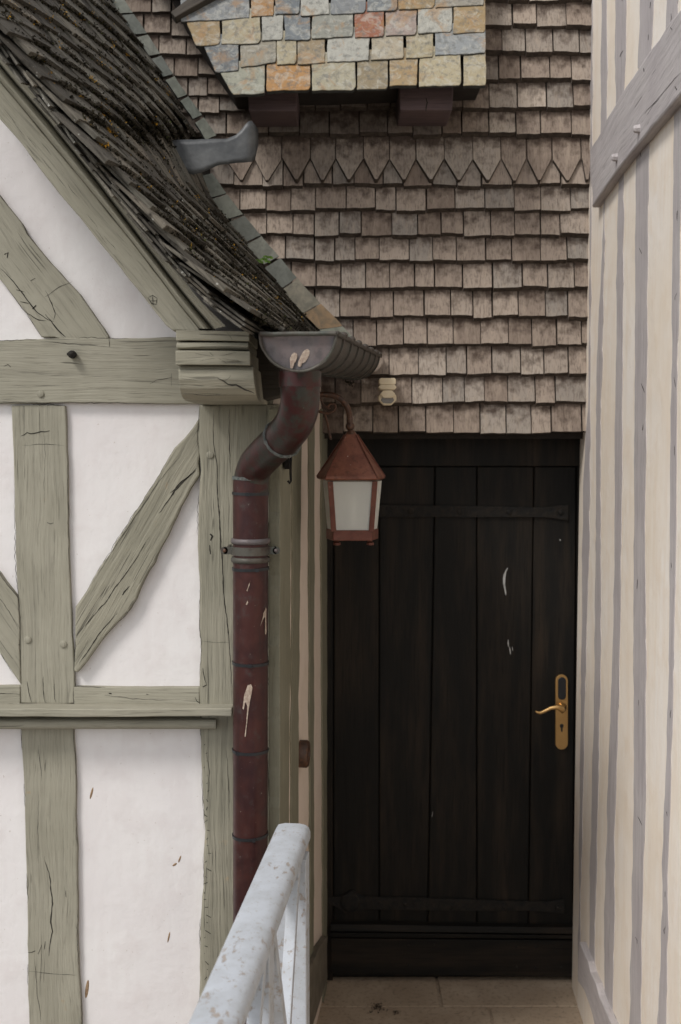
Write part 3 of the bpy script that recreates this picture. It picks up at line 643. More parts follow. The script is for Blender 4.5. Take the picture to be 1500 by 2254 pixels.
# lead tongue over the valley
lp = [(362, 316), (380, 308), (440, 307), (500, 306), (528, 292), (540, 270), (550, 264), (562, 272), (567, 296), (568, 320), (560, 356), (520, 358), (480, 362), (440, 380), (420, 384), (392, 368)]
mb = MB(); xs_ = [362 + i * 6.9 for i in range(31)]; vs = []; up_e = [(362, 316), (380, 308), (440, 306.5), (500, 305), (520, 297), (534, 282), (546, 267), (556, 266), (569, 285)]; lo_e = [(362, 318), (380, 345), (392, 366), (405, 378), (425, 384), (445, 379), (480, 363), (520, 358), (558, 356), (566, 345), (569, 320)]
for x in xs_:
    t_, b_ = interp(up_e, x), interp(lo_e, x); dep = 3.50 - .008 * math.sin((x - 362) / 207 * math.pi) + .03 * max(0, (x - 545) / 24) ** 2
    for k in range(7): yy = lerp(t_, b_, k / 6) + .8 * mn.noise(V((x * .05, k, 0))); vs.append(at(x, yy, dep - .0006 * k))
mb.add(vs, [[i * 7 + k, i * 7 + k + 1, (i + 1) * 7 + k + 1, (i + 1) * 7 + k] for i in range(30) for k in range(6)]); lo = obj('lead_flashing', mb, LEAD, roof, smooth=True); so_ = lo.modifiers.new('thick', 'SOLIDIFY'); so_.thickness = .004

# ================================================================== SHINGLED HOUSE WITH THE DOOR
HB = thing('shingled_house', (.4, 4.3, 0), 'house clad in grey brown wooden shingles above a dark plank door', 'house')
SY = 3.9
mb = MB(); mb.prism([YP(3.93).hit(*p) for p in [(150, -120), (1304, -120), (1300, 966), (640, 966), (400, 500), (150, 400)]], (0, .1, 0)); mb.box((.4, 4.06, at(900, 962, 3.93).z + .012), 1.4, .24, .02)
obj('backing_wall', mb, VOID, HB)
mb = MB()
def shrow(yb, yt, xa, xb, stain_shade=None, wmin=.066, wmax=.104, pointed=False, hb=.029, chf=.0105):
    x = at(xa, yb, SY).x + U(-.03, 0); xe_ = at(xb, yb, SY).x
    while x < xe_ - .015:
        w_ = U(wmin, wmax); x1 = min(x + w_, xe_)
        if xe_ - x1 < .03: x1 = xe_
        jb = U(-.005, .005) if not pointed else U(-.002, .003); zb_ = at(xa, yb, SY).z + jb; zt_ = at(xa, yt, SY).z + .03
        g_ = U(.001, .0035); h0 = hb + U(-.003, .005); h1 = .003; tl = U(-.004, .004)
        a_, b_ = x + g_, x1 - g_; r_ = R()
        pxm = (x + x1) / 2 / SY * FPX + 750
        st = stain_shade(pxm, yb) if stain_shade else 0
        th = U(.014, .020)
        if pointed:
            zs = at(xa, yb - 48, SY).z; mid = (a_ + b_) / 2 + U(-.006, .006); bot = [(a_, zs + U(-.004, .004)), (mid - .004, zb_), (mid + .004, zb_), (b_, zs + U(-.004, .004))]
        else:
            bot = [(a_ + (b_ - a_) * i / 4, zb_ + tl * (i / 4 - .5) + (U(-.0016, .0016) if 0 < i < 4 else 0)) for i in range(5)]
        nb = len(bot); zt0 = zb_ + (at(xa, yt, SY).z - zb_)
        def yd(z): return SY - (h0 + (h1 - h0) * min(1, max(0, (z - zb_) / (zt_ - zb_))))
        fr = [V((p[0], yd(p[1]), p[1] + (chf if not pointed else 0))) for p in bot]
        zm = lerp(zb_ if not pointed else zs, zt0, .55)
        mid_ = [V((a_, yd(zm), zm)), V((b_, yd(zm), zm))]; top = [V((a_, yd(zt_), zt_)), V((b_, yd(zt_), zt_))]
        cz = chf * U(.75, 1.25); bk = [p + V((0, th, -cz)) for p in fr]; tb = [p + V((0, .004, 0)) for p in top]
        o = len(mb.v)
        vs = fr + mid_ + top + bk + tb
        ia, im, it, ib, itb = list(range(nb)), nb, nb + 2, nb + 4, 2 * nb + 4
        fs = [ia + [im + 1, im], [im, im + 1, it + 1, it]] + [[i, ib + i, ib + i + 1, i + 1] for i in range(nb - 1)] + [[0, im, it, itb, ib], [nb - 1, ib + nb - 1, itb + 1, it + 1, im + 1]]
        mm = [0, 0] + [1] * (nb - 1) + [0, 0]
        # column 1 of the attribute rises toward the covered top of the shingle
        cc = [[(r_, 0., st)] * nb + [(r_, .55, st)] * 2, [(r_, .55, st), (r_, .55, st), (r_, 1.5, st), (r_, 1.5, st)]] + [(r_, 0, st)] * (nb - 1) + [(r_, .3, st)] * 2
        mb.add(vs, fs, mm, cc); x = x1
def stain_shade_pt(px, y):
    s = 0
    if y < 310 and px > 540 and px < 1080: s = .66 - abs(px - 800) / 1100  # brown wetness plus the canopy's shade, both put into the colour
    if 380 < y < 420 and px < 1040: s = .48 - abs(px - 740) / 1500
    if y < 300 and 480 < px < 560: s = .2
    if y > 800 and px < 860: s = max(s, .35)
    if y > 800 and px < 780: s = .6  # shade by the gutter, painted as darker shingles
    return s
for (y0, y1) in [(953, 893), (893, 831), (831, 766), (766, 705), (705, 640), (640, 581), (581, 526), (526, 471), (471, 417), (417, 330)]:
    shrow(y0, y1 - 20, chf=(.004 if y0 == 953 else .0105), xb=1300, stain_shade=stain_shade_pt, xa={953: 700, 893: 700, 831: 690, 766: 690}.get(y0, 480))
shrow(402, 300, 500, 1300, stain_shade_pt, .083, .098, True, .043, .009)
for y0, y1 in [(305, 247), (247, 186), (186, 126), (126, 67), (67, 12), (12, -45), (-45, -100)]: shrow(y0, y1 - 16, 541, 1301, stain_shade_pt)
for y0, y1 in [(302, 256), (256, 218), (218, 176), (176, 131), (131, 86), (86, 40), (40, -6), (-6, -52), (-52, -98)]: shrow(y0, y1 - 12, 200, 541, stain_shade_pt, .065, .10, False, .018)
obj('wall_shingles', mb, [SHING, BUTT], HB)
# slate canopy
CPL = Plane(at(780, 195, 3.60), (0, -.906, .423))
can = MB(); body = [CPL.off(-.022).hit(*p) for p in [(352, -60), (398, 36), (508, 190), (1066, 173), (1066, -70)]]
can.prism(body, (0, .34, 0)); canopy = obj('slate_canopy', can, VOID, HB)
lineA = lambda x: 46 - (x - 400) / 670 * 36; lineB = lambda x: 98 - (x - 420) / 650 * 29; lineC = lambda x: 157 - (x - 470) / 600 * 31 - (8 if x > 560 else 0); lineD = lambda x: 205 - (x - 512) / 560 * 20
G1, G2, G3 = (.12, .135, .145), (.175, .185, .19), (.30, .295, .26); O1, O2, O3 = (.34, .18, .06), (.28, .20, .10), (.36, .31, .20); RU = (.22, .075, .035)
rowsS = [(lambda x: -75, lambda x: -14 + 0 * x, [(300, 420, G1), (420, 500, G2), (500, 590, G1), (590, 660, O2), (660, 740, G2), (740, 830, G3), (830, 900, O1), (900, 980, G1), (980, 1070, G2)], 0),
 (lambda x: -14, lineA, [(398, 550, G2), (552, 605, O1), (605, 661, G1), (662, 726, G3), (728, 806, G2), (807, 876, G1), (877, 957, O2), (958, 1068, (.24, .22, .18))], 1),
 (lineA, lineB, [(398, 486, O2), (487, 574, O3), (576, 624, G3), (626, 684, G1), (686, 779, (.2, .2, .17)), (781, 847, RU), (849, 918, (.28, .22, .19)), (920, 996, G3), (997, 1070, O2)], 2),
 (lineB, lineC, [(433, 526, G1), (530, 608, (.26, .235, .18)), (609, 653, O3), (655, 717, (.26, .2, .12)), (719, 813, G3), (816, 891, (.30, .26, .19)), (893, 956, O3), (957, 1071, (.24, .255, .26))], 3),
 (lineC, lineD, [(470, 584, (.27, .27, .21)), (587, 684, O1), (686, 783, (.28, .255, .18)), (785, 855, (.25, .2, .12)), (857, 921, O2), (922, 1016, O3), (1019, 1070, (.32, .27, .17))], 4)]
rake = [(-80, 305), (30, 388), (110, 440), (205, 514)]
mb = MB()
for top, bot, sl, ri in rowsS:
    for i, (a, b, c_) in enumerate(sl):
        yb_ = bot((a + b) / 2) + U(-3, 3); e = lambda y: max(a + 1, interp(rake, y)) if i == 0 else a + 1
        yt = top((a + b) / 2) - 22
        sl_ = bot(b) - bot(a)
        q = [(e(yt), yt), (b - 1, yt), (b - 1, yb_ + sl_ / 2), (e(yb_), yb_ - sl_ / 2)]
        w_ = wobble(q, 6, 1.7, ri * 7.3 + i * 1.9)
        if U(0, 1) < .7: w_ = [((x - 3 if x > b - 6 and y > yb_ - 3 else x), y) for x, y in w_]
        pl = Plane(CPL.hit((a + b) / 2, yb_) + CPL.n * .014, (U(-.015, .015), -.885, .465 + U(-.02, .02)))
        kk = U(.8, 1.08); mb.prism([pl.hit(*p) for p in w_], -CPL.n * U(.010, .016), 0, tuple(x * kk for x in c_), 1)
obj('canopy_slates', mb, [SLATE, SLEDGE], canopy, bevel=.0015, seg=1)
plank('verge_board', [(376, 26), (386, 38), (480, -16), (640, -120), (560, -120)], CPL.off(.035), .03, ((380, 30), (480, -30)), DARKW, canopy, amp=1)
for (a, b, yt, yb_, lab) in [(545, 656, 198, 245, 'plum brown beam end under the left of the slate canopy'), (878, 999, 190, 243, 'plum brown beam end with a split under the right of the slate canopy')]:
    m = MB(); y = 3.69; q = [at(a, yt, y), at(b, yt, y), at(b - 3, yb_, y), at(a + 3, yb_, y)]; m.hexa(q, [p + V((0, .26, 0)) for p in q])
    if a > 800: crack(m, [(938, 215), (941, 226), (938, 245), 4], YP(y), 2)
    obj('beam_end', m, [PURP, CRACK], HB, bevel=.005, label=lab, frame=Matrix.Translation(q[0]) @ Matrix.Rotation(math.pi / 2, 4, 'Y'))
# door recess, frame, door
DY = 4.05
mb = MB(); D = YP(DY - .02)
def pq(a, b, c_, d, y): return [at(a, b, y), at(c_, b, y), at(c_, d, y), at(a, d, y)]
for q, t in ((pq(700, 930, 1330, 1026, DY - .012), .06),): mb.prism(q, (0, t, 0), col=(.3, 0, 0))
mb.prism([at(716, 1024, DY - .006), at(733, 1024, DY - .006), at(733, 2160, DY - .006), at(716, 2160, DY - .006)], (0, .06, 0), col=(.7, 0, 0))
mb.prism([at(1272, 1024, DY - .01), at(1300, 1024, DY - .01), at(1296, 2162, DY - .01), at(1265, 2162, DY - .01)], (0, .06, 0), col=(.1, 0, 0))
frame_ = obj('door_frame', mb, DOOR, HB, bevel=.003)
mb = MB(); edT = [735, 835, 958, 1050, 1176, 1270]; edB = [733, 835, 940, 1050, 1162, 1261]
for i in range(5):
    a = [edT[i] + 1.1, edT[i + 1] - 1.1, edB[i + 1] - 1.1, edB[i] + 1.1]; yy = DY + U(0, .003)
    mb.prism([at(a[0], 1027, yy), at(a[1], 1027, yy), at(a[2], 2150, yy), at(a[3], 2150, yy)], (0, .04, 0), col=(R(), 0, 0))
mb.prism(pq(715, 1000, 1300, 2165, DY + .02), (0, .04, 0), col=(.5, 0, 0))
for cr in [[(1118, 1250), (1111, 1266), (1110, 1285), (1114, 1310), 6.5], [(1119, 1408), (1120, 1424), 4], [(1122, 1424), (1124, 1440), 4], [(1128, 1424), (1129, 1432), 3], [(1233, 1187), (1234, 1190), 4], [(953, 1787), (951, 1798), 1.6]]: crack(mb, cr, YP(DY), 3, t=.001)
door = obj('door', mb, [DOOR, CHALK], HB, bevel=.004, frame=Matrix.Translation((.4, DY, 1)), label='dark oak plank door with iron strap hinges')
def strap(y0, pts, studs, disc_=None):
    m = MB(); y = DY - .009; m.prism([at(*p, y) for p in wobble(pts, 25, .8, y0)], (0, .010, 0))
    for x, yy in studs: m.ball(at(x, yy, y), .0105, 10, (1, .5, 1))
    if disc_: m.lathe(at(*disc_, y), (0, -1, 0), [(-.004, .036), (.004, .036), (.007, .028), (.008, .0)], 18)
    return obj('strap_hinge', m, IRON, door, bevel=.002)
strap(1, [(728, 1111), (900, 1112), (1050, 1114), (1200, 1117), (1225, 1113), (1252, 1111), (1252, 1146), (1225, 1142), (1200, 1139), (1050, 1139), (900, 1139), (728, 1137)], [(905, 1126), (1012, 1126), (1121, 1127), (1235, 1128)])
strap(2, [(718, 1974), (750, 1974), (775, 1960), (800, 1974), (900, 1976), (1050, 1981), (1200, 1986), (1225, 1982), (1243, 1982), (1243, 2012), (1225, 2010), (1180, 2006), (1050, 2006), (900, 2004), (800, 2003), (760, 2010), (718, 1984)], [(893, 1990), (998, 1995), (1110, 1997), (1228, 1998)], (771, 1987))
m = MB(); xs = (728, 1262)
def zq(py, y): return at(0, py, y).z
m.prism([at(729, 2066, DY - .022), at(1262, 2070, DY - .022), at(1260, 2151, DY - .022), at(729, 2143, DY - .022)], (0, .03, 0), col=(.2, 0, 0))
m.prism([at(728, 2034, DY - .03), at(1263, 2042, DY - .03), at(1263, 2056, DY - .036), at(728, 2050, DY - .036)], (0, .035, 0), col=(.6, 0, 0))
m.prism([at(728, 2053, DY - .028), at(1263, 2059, DY - .028), at(1263, 2067, DY - .028), at(728, 2063, DY - .028)], (0, .03, 0), col=(.6, 0, 0))
for x, y in ((900, 2082), (955, 2079), (1138, 2083), (1180, 2084), (1236, 2083), (1138, 2129), (1180, 2131), (1236, 2130), (900, 2125), (760, 2078)): m.ball(at(x, y, DY - .022), .006, 8, (1, .5, 1), 1)
obj('weatherboard', m, [DOOR, IRON], door, bevel=.002, frame=Matrix.Translation(at(1000, 2090, DY)) @ Matrix.Rotation(math.pi / 2, 4, 'Y'))
# brass handle on its long plate
def stadium(cx, y0, y1, r, y, n=10):
    p = [(cx + r * math.cos(a), y0 + r - r * math.sin(a)) for a in [math.pi * i / n for i in range(n + 1)]] + [(cx - r * math.cos(a), y1 - r + r * math.sin(a)) for a in [math.pi * i / n for i in range(n + 1)]]
    return [at(a, b, y) for a, b in p]
m = MB(); HYp = DY - .012; m.prism(stadium(1237, 1485, 1650, 13.5, HYp), (0, .012, 0)); 
m.prism([at(1237 + 4.5 * math.cos(a), 1598 + 5 * math.sin(a), HYp - .0006) for a in [i * math.pi / 5 for i in range(10)]], (0, .002, 0), 1); m.prism([at(1234.5, 1600, HYp - .0008), at(1239.5, 1600, HYp - .0008), at(1239, 1611, HYp - .0008), at(1235.5, 1611, HYp - .0008)], (0, .002, 0), 1)
plate = obj('handle_plate', m, [BRASS, BLACKP], door, bevel=.002)
m = MB(); m.prism(stadium(1238, 1491, 1541, 8.8, HYp - .005), (0, .006, 0)); obj('code_reader', m, BLACKP, door, bevel=.002)
m = MB(); hy = DY - .055; ax = at(1237, 1556, HYp); m.lathe(ax, (0, -1, 0), [(0, .017), (.006, .017), (.012, .011), (.034, .010)], 18)
m.tube([at(1241, 1566, hy), at(1237, 1560, hy - .002), at(1226, 1556, hy - .003), at(1212, 1559, hy - .002), at(1200, 1565, hy), at(1190, 1569, hy), at(1183, 1568, hy), at(1179, 1565, hy)], [.010, .0115, .0085, .0068, .0062, .006, .0045, .0025], 14)
obj('door_handle', m, BRASS, door, smooth=True)

# ================================================================== RIGHT-HAND HOUSE WALL
HR = thing('cream_half_timbered_house', (1.2, 2.5, -.6), 'cream half-timbered house wall with narrow lilac grey studs on the right', 'house')
mb = MB(); n = RWP.n; a = V((rwx(3.99), 3.99, -.7)); b = V((rwx(1.2), 1.2, -.7)); up = V((0, 0, 5.2)); mb.prism([a, b, b + up, a + up], -n * .3); obj('plaster_wall', mb, CREAM, HR)
PR = RWP.off(.0015)
def st2(tab, seed, up=False, lab=None):
    l = [(y, a) for y, a, b in tab]; r = [(y, b) for y, a, b in tab]
    poly = [(a, y) for y, a in l] + [(b, y) for y, b in reversed(r)]
    cr = [[(lerp(t[1], t[2], U(.2, .8)), t[0] + k), (lerp(t[1], t[2], U(.2, .8)), t[0] + k + U(8, 22)), 1.6] for t in tab[:-1] for k in (U(10, 90),)] if tab[0][2] - tab[0][1] > 14 else ()
    plank('stud', poly, PR, .03, ((tab[0][1], tab[0][0]), (tab[-1][1], tab[-1][0])), LILAC, HR, amp=1.5, bevel=0, seed=seed, cracks=cr, crackmat=CRACK, label=lab)
st2([(-60, 1324, 1336), (90, 1324, 1336), (200, 1323, 1336), (300, 1322, 1336)], 1.1); st2([(-60, 1355, 1379), (60, 1355, 1378), (150, 1355, 1376), (240, 1355, 1374)], 2.2)
st2([(-60, 1412, 1440), (50, 1409, 1437), (100, 1406, 1434), (150, 1404, 1432)], 3.3); st2([(-60, 1470, 1498), (30, 1467, 1492), (100, 1464, 1490)], 4.4)
st2([(400, 1328, 1333), (530, 1326, 1332), (700, 1318, 1328), (900, 1312, 1323), (1200, 1311, 1323), (1500, 1309, 1322), (1800, 1302, 1315), (2100, 1297, 1309), (2180, 1297, 1308)], 5.5)
st2([(340, 1362, 1374), (600, 1358, 1372), (800, 1356, 1371), (900, 1355, 1369), (1200, 1353, 1368), (1400, 1350, 1365), (1500, 1347, 1363), (1700, 1339, 1357), (1900, 1333, 1353), (2100, 1331, 1350), (2420, 1331, 1348)], 6.6)
st2([(290, 1403, 1428), (500, 1399, 1426), (800, 1399, 1424), (900, 1397, 1422), (1200, 1395, 1420), (1500, 1395, 1422), (1750, 1395, 1422), (2000, 1391, 1414), (2420, 1383, 1408)], 7.7)
st2([(190, 1485, 1503), (400, 1483, 1499), (600, 1480, 1496), (800, 1480, 1490), (900, 1476, 1490), (1200, 1475, 1488), (1500, 1472, 1482), (1750, 1464, 1476), (1900, 1457, 1470), (2000, 1459, 1470), (2420, 1440, 1464)], 8.8)
st2([(-60, 1301, 1305), (300, 1300, 1303.5), (900, 1295, 1299), (1020, 1287, 1298), (1100, 1284, 1299), (1250, 1282, 1296), (1400, 1281, 1291), (1500, 1280, 1288), (1900, 1275, 1280), (2150, 1272, 1276)], 9.9)
br = plank('brace', [(1300, 325), (1336, 260), (1376, 192), (1408, 146), (1434, 106), (1466, 60), (1500, 18), (1600, -110), (1600, 80), (1500, 206), (1432, 284), (1380, 348), (1334, 411), (1303, 458)], RWP.off(.026), .05, ((1310, 400), (1500, 110)), LILAC, HR, amp=2.4, bevel=.006, crackmat=CRACK,
   cracks=[[(1476, 60), (1480, 66), 3], [(1486, 190), (1490, 198), 4], [(1417, 150), (1418, 158), 3], [(1440, 230), (1480, 180), (1500, 160), 1.4], [(1420, 250), (1450, 215), 1.2]], label='broad lilac grey brace with two pegs')
for x, y in ((1408, 284), (1359, 347)):
    c = RWP.off(.026).hit(x, y); m = MB(); m.lathe(c, RWP.n, [(-.002, .012), (.012, .010), (.016, .006), (.016, 0)], 8); obj('peg', m, LILAC, br, autosm=30)
plank('plinth', [(1276, 2072), (1300, 2140), (1350, 2262), (1420, 2430), (1390, 2430), (1310, 2262), (1286, 2180), (1272, 2160)], RWP.off(.022), .03, ((1280, 2120), (1330, 2254)), LILAC, HR, amp=3, bevel=.004, label='chipped lilac grey skirting')

# ================================================================== GUTTER
GU = thing('rain_gutter', at(657, 735, 2.45), 'half-round weathered copper gutter under the mossy eave', 'gutter')
g0, g1 = at(656, 735, 2.45), at(784, 784, 3.87); GR = at(740, 735, 2.45).x - g0.x; gd = (g1 - g0).normalized(); gx = V((gd.y, -gd.x, 0)).normalized(); gz = gx.cross(gd).normalized()
if gz.z < 0: gz = -gz
def half(m, t0, t1, r, th, n=20, mat=0, a0=0, a1=math.pi):
    vs = []
    for p in (g0.lerp(g1, t0), g0.lerp(g1, t1)):
        for rr_ in (r, r - th):
            for j in range(n + 1):
                a = a0 + (a1 - a0) * j / n; vs.append(p + gx * math.cos(a) * rr_ - gz * math.sin(a) * rr_ * .96)
    k = n + 1; fs = []
    for j in range(n): fs += [[j, j + 1, 2 * k + j + 1, 2 * k + j], [k + j, 3 * k + j, 3 * k + j + 1, k + j + 1], [j, k + j, k + j + 1, j + 1], [2 * k + j, 2 * k + j + 1, 3 * k + j + 1, 3 * k + j]]
    fs += [[0, 2 * k, 3 * k, k], [n, k + n, 3 * k + n, 2 * k + n]]; m.add(vs, fs, mat)
m = MB(); half(m, 0, 1, GR, .003, 24); trough = obj('trough', m, GUT, GU, autosm=40)
m = MB(); k = 24; pl = YP(g0.y + .006)
pts = [g0 + V((0, .008, 0)) + gx * math.cos(math.pi * j / k) * (GR - .002) - gz * math.sin(math.pi * j / k) * (GR - .002) * .96 for j in range(k + 1)]
m.prism(pts, (0, .003, 0)); cap = obj('end_cap', m, GCAP, GU)
m = MB(); rp = [g0 + gx * math.cos(math.pi * j / k) * (GR + .001) - gz * math.sin(math.pi * j / k) * (GR + .001) * .96 for j in range(k + 1)]; m.tube(rp, .0028, 8, jit=.5)
m.tube([g0 + gx * (-GR + GR * 2 * j / 12) + V((0, -.003, U(-.0012, .0012))) for j in range(13)], .0052, 10); obj('cap_rim', m, VERD, cap, autosm=50)
m = MB(); N = 46; m.tube([g0.lerp(g1, i / N) + gx * (GR + .002) + V((0, 0, .0015 * mn.noise(V((i * .7, 0, 0))))) for i in range(N + 1)], [.0062 + .0016 * mn.noise(V((i * 1.3, 2, 0))) for i in range(N + 1)], 10)
obj('rim_bead', m, GUT, trough, smooth=True)
for t in (.10, .24, .38, .53, .68, .83, .95):
    m = MB(); half(m, t, t + .008, GR + .0045, .005, 22); c = g0.lerp(g1, t + .004) + gx * (GR + .002); m.ball(c + V((0, 0, .004)), .0105, 8, (1, 1, .8))
    obj('bracket', m, GUT, GU, autosm=45)
def drop(name, pts, y, parent, mat=POOP, proj=None, th=.0012):
    m = MB(); pl = proj or YP(y); q = [pl.hit(*p) for p in wobble(pts, 3, .9, len(WM))]; m.prism(q, pl.n * th); return obj(name, m, mat, parent, bevel=.0005, seg=1)
drop('bird_dropping', [(640, 811), (639, 790), (644, 779), (650, 776), (655, 781), (653, 792), (648, 800), (645, 811)], g0.y + .0075, cap)
drop('bird_dropping', [(656, 805), (660, 790), (669, 773), (677, 768), (682, 772), (680, 784), (672, 797), (665, 800), (662, 808)], g0.y + .0075, cap)

# ================================================================== DRAINPIPE
DP = thing('drainpipe', at(551, 2200, 2.88), 'reddish copper drainpipe with a double bend fixed to the green corner post', 'drainpipe')
def curve(P, n=8):
    out = []
    for i in range(len(P) - 1):
        p0, p1, p2, p3 = P[max(i - 1, 0)], P[i], P[i + 1], P[min(i + 2, len(P) - 1)]
        for j in range(n):
            t = j / n; out.append(.5 * ((2 * p1) + (p2 - p0) * t + (2 * p0 - 5 * p1 + 4 * p2 - p3) * t * t + (3 * p1 - p0 - 3 * p2 + p3) * t ** 3))
    return out + [P[-1]]
PR_ = .0455; PYL = 2.87
up_ = curve([at(661, 800, 2.60), at(661, 850, 2.60), at(660, 892, 2.62), at(648, 930, 2.66), at(622, 966, 2.72)], 7)
lo_ = curve([at(622, 966, 2.72), at(590, 995, 2.79), at(564, 1024, 2.85), at(554, 1056, PYL), at(553, 1086, PYL)], 7)
m = MB(); m.tube(up_, PR_, 28); upper = obj('upper_elbow', m, PIPEU, DP, autosm=50)
m = MB(); m.tube([at(661, 818, 2.60), at(661, 852, 2.60)], PR_ + .003, 28); obj('outlet_collar', m, PIPEU, DP, autosm=50)
m = MB(); m.tube(lo_, PR_ - .001, 28); obj('lower_elbow', m, PIPEU, DP, autosm=50)
d = (lo_[1] - up_[-2]).normalized(); cpt = at(622, 966, 2.72); m = MB(); e1 = d.orthogonal().normalized(); e2 = d.cross(e1)
m.tube([cpt + (e1 * math.cos(a) + e2 * math.sin(a)) * (PR_ + .0005) + d * .003 * mn.noise(V((a * 3, 0, 0))) for a in [2 * math.pi * i / 40 for i in range(41)]], [.0045 + .0030 * mn.noise(V((i * .8, 1, 0))) for i in range(41)], 8, cap=False); obj('weld_seam', m, WELD, DP, smooth=True)
ptop, pbot = at(553, 1052, PYL), at(551, 2500, PYL); ptop.x = at(552.5, 1100, PYL).x
m = MB(); L = [ptop.lerp(pbot, i / 60) for i in range(61)]; m.tube(L, PR_ - .0008, 32); shaft = obj('pipe_shaft', m, PIPE, DP, autosm=50)
def pz(py): 
    z = at(553, py, PYL).z; t = (ptop.z - z) / (ptop.z - pbot.z); return ptop.lerp(pbot, t)
def ring(name, py, r, h, mat, parent, prof=None, tilt=0):
    m = MB(); c = pz(py); pr = prof or [(-h / 2, r - .004), (-h / 2, r), (h / 2, r), (h / 2, r - .004)]
    ax = V((tilt, 0, 1)).normalized(); m.lathe(c, ax, pr, 36); return m, c
m, c = ring('', 1053, PR_ + .0012, .008, WELD, DP, tilt=.04); obj('joint_seam', m, WELD, DP, autosm=40)
for py in (1190, 1231):
    c = pz(py); m = MB(); m.lathe(c, (0, 0, 1), [(-.0075, PR_ - .003), (-.0065, PR_ + .0025), (-.002, PR_ + .0045), (.003, PR_ + .0045), (.0065, PR_ + .002), (.0075, PR_ - .003)], 36); obj('pipe_bead', m, GCAP if py < 1200 else VERD, DP, smooth=True)
m, c = ring('', 1211, PR_ + .0032, .021, VERD, DP); m.beam(c + V((-.066, -.008, 0)), c + V((-.040, -.008, 0)), V((0, 0, .0095)), V((0, .0025, 0))); m.beam(c + V((.040, -.008, 0)), c + V((.066, -.008, 0)), V((0, 0, .0095)), V((0, .0025, 0)))
for s_ in (-1, 1): m.lathe(c + V((s_ * .066, -.0105, 0)), (0, 1, 0), [(0, 0), (0, .0095), (.005, .0095), (.005, 0)], 14)
m.beam(c + V((-.06, -.008, 0)), c + V((-.06, .09, 0)), V((.003, 0, 0)), V((0, 0, .006))); m.beam(c + V((.06, -.008, 0)), c + V((.06, .09, 0)), V((.003, 0, 0)), V((0, 0, .006)))
cl = obj('pipe_clamp', m, VERD, DP, autosm=35)
for s_ in (-1, 1): m = MB(); m.ball(c + V((s_ * .065, -.0115, 0)), .0052, 10, (1, .7, 1)); obj('screw', m, IRONR if s_ < 0 else GCAP, cl, smooth=True)
for py, hx, tl in ((1086, -.005, .02), (1251, .02, -.02), (1458, .002, .01), (1650, -.03, 0.0), (1836, .012, -.05)):
    m, c = ring('', py, PR_ + .0018, .0072, BLACKP, DP, tilt=tl); m.box(c + V((hx, -math.sqrt((PR_ + .002) ** 2 - hx * hx), 0)), .009, .006, .0085); obj('cable_tie', m, BLACKP, DP, autosm=40)
def pipedrop(pts):
    m = MB(); q = []
    for x, y in wobble(pts, 4, 1.0, len(WM)):
        c = pz(y); p = at(x, y, PYL - PR_); dx = max(-.044, min(.044, p.x - c.x)); q.append(V((c.x + dx, c.y - math.sqrt((PR_ + .0002) ** 2 - dx * dx), p.z)))
    m.prism(q, (0, -.0012, 0)); obj('bird_dropping', m, POOP, shaft)
pipedrop([(534, 1560), (538, 1530), (546, 1508), (553, 1506), (556, 1514), (553, 1532), (548, 1560), (545, 1590), (541, 1622), (539, 1622), (543, 1580), (545, 1555), (541, 1545), (537, 1562)])
pipedrop([(573, 1380), (579, 1352), (584, 1340), (586, 1345), (585, 1400), (583, 1400), (582, 1360)])
pipedrop([(543, 1300), (548, 1286), (552, 1278), (550, 1288), (545, 1302)])
pipedrop([(541, 1330), (545, 1322), (547, 1326), (544, 1332)])

# ================================================================== LANTERN
LY = 3.28
LT = thing('wall_lantern', at(775, 1000, LY), 'copper wall lantern with frosted panes hanging from a curved rusty arm', 'lantern')
def LX(px, py): return at(px, py, LY)
cxl = LX(776, 1100).x
def hexr(py, hw, k=.74):
    z = LX(776, py).z; h = hw / FPX * LY; return [V((cxl - (.004 if py < 1056 else 0) + sx * h, LY + sy * h * .85, z)) for sx, sy in ((-k, -1), (k, -1), (1, 0), (k, 1), (-k, 1), (-1, 0))]
def loft(m, rings, mat=0, caps=(True, True)):
    n = len(rings[0]); vs = [p for r_ in rings for p in r_]; fs = [[i * n + j, i * n + (j + 1) % n, (i + 1) * n + (j + 1) % n, (i + 1) * n + j] for i in range(len(rings) - 1) for j in range(n)]
    if caps[0]: fs.append(list(range(n)))
    if caps[1]: fs.append([(len(rings) - 1) * n + j for j in range(n)])
    m.add(vs, fs, mat)
m = MB(); loft(m, [hexr(953, 11), hexr(957, 14), hexr(985, 31), hexr(1020, 55), hexr(1046, 74), hexr(1052, 75.5), hexr(1055, 70)]); 
cap_ = obj('lantern_roof', m, COPPER, LT, bevel=.0015)
m = MB()
for j in (0, 1, 2, 5):
    a, b = hexr(957, 14.5)[j], hexr(1049, 75.5)[j]; m.tube([a, a.lerp(b, .5), b], .0022, 6)
obj('roof_seam', m, RUST, cap_)
m = MB(); c = LX(771, 938); m.ball(c, .0135, 16); m.lathe(LX(773, 956), (0, 0, 1), [(0, .017), (.006, .014), (.012, .008)], 14); obj('finial', m, IRONR, LT, smooth=True)
arm = curve([LX(640, 890) + V((0, 0, 0)), LX(690, 872), LX(715, 868), LX(738, 872), LX(757, 885), LX(768, 905), LX(771, 932)], 8)
arm[0] = SWP.hit(690, 872) if False else arm[0]
m = MB(); m.tube(arm, .0088, 14, jit=.15)
m.tube(curve([LX(700, 905), LX(722, 910), LX(737, 903), (LX(738, 892)), LX(728, 889), LX(722, 896)], 6), .004, 8)
m.tube(curve([LX(705, 872), LX(712, 890), LX(728, 900)], 6), .003, 8); m.tube([LX(714, 905), LX(722, 935), LX(729, 968)], .0035, 8)
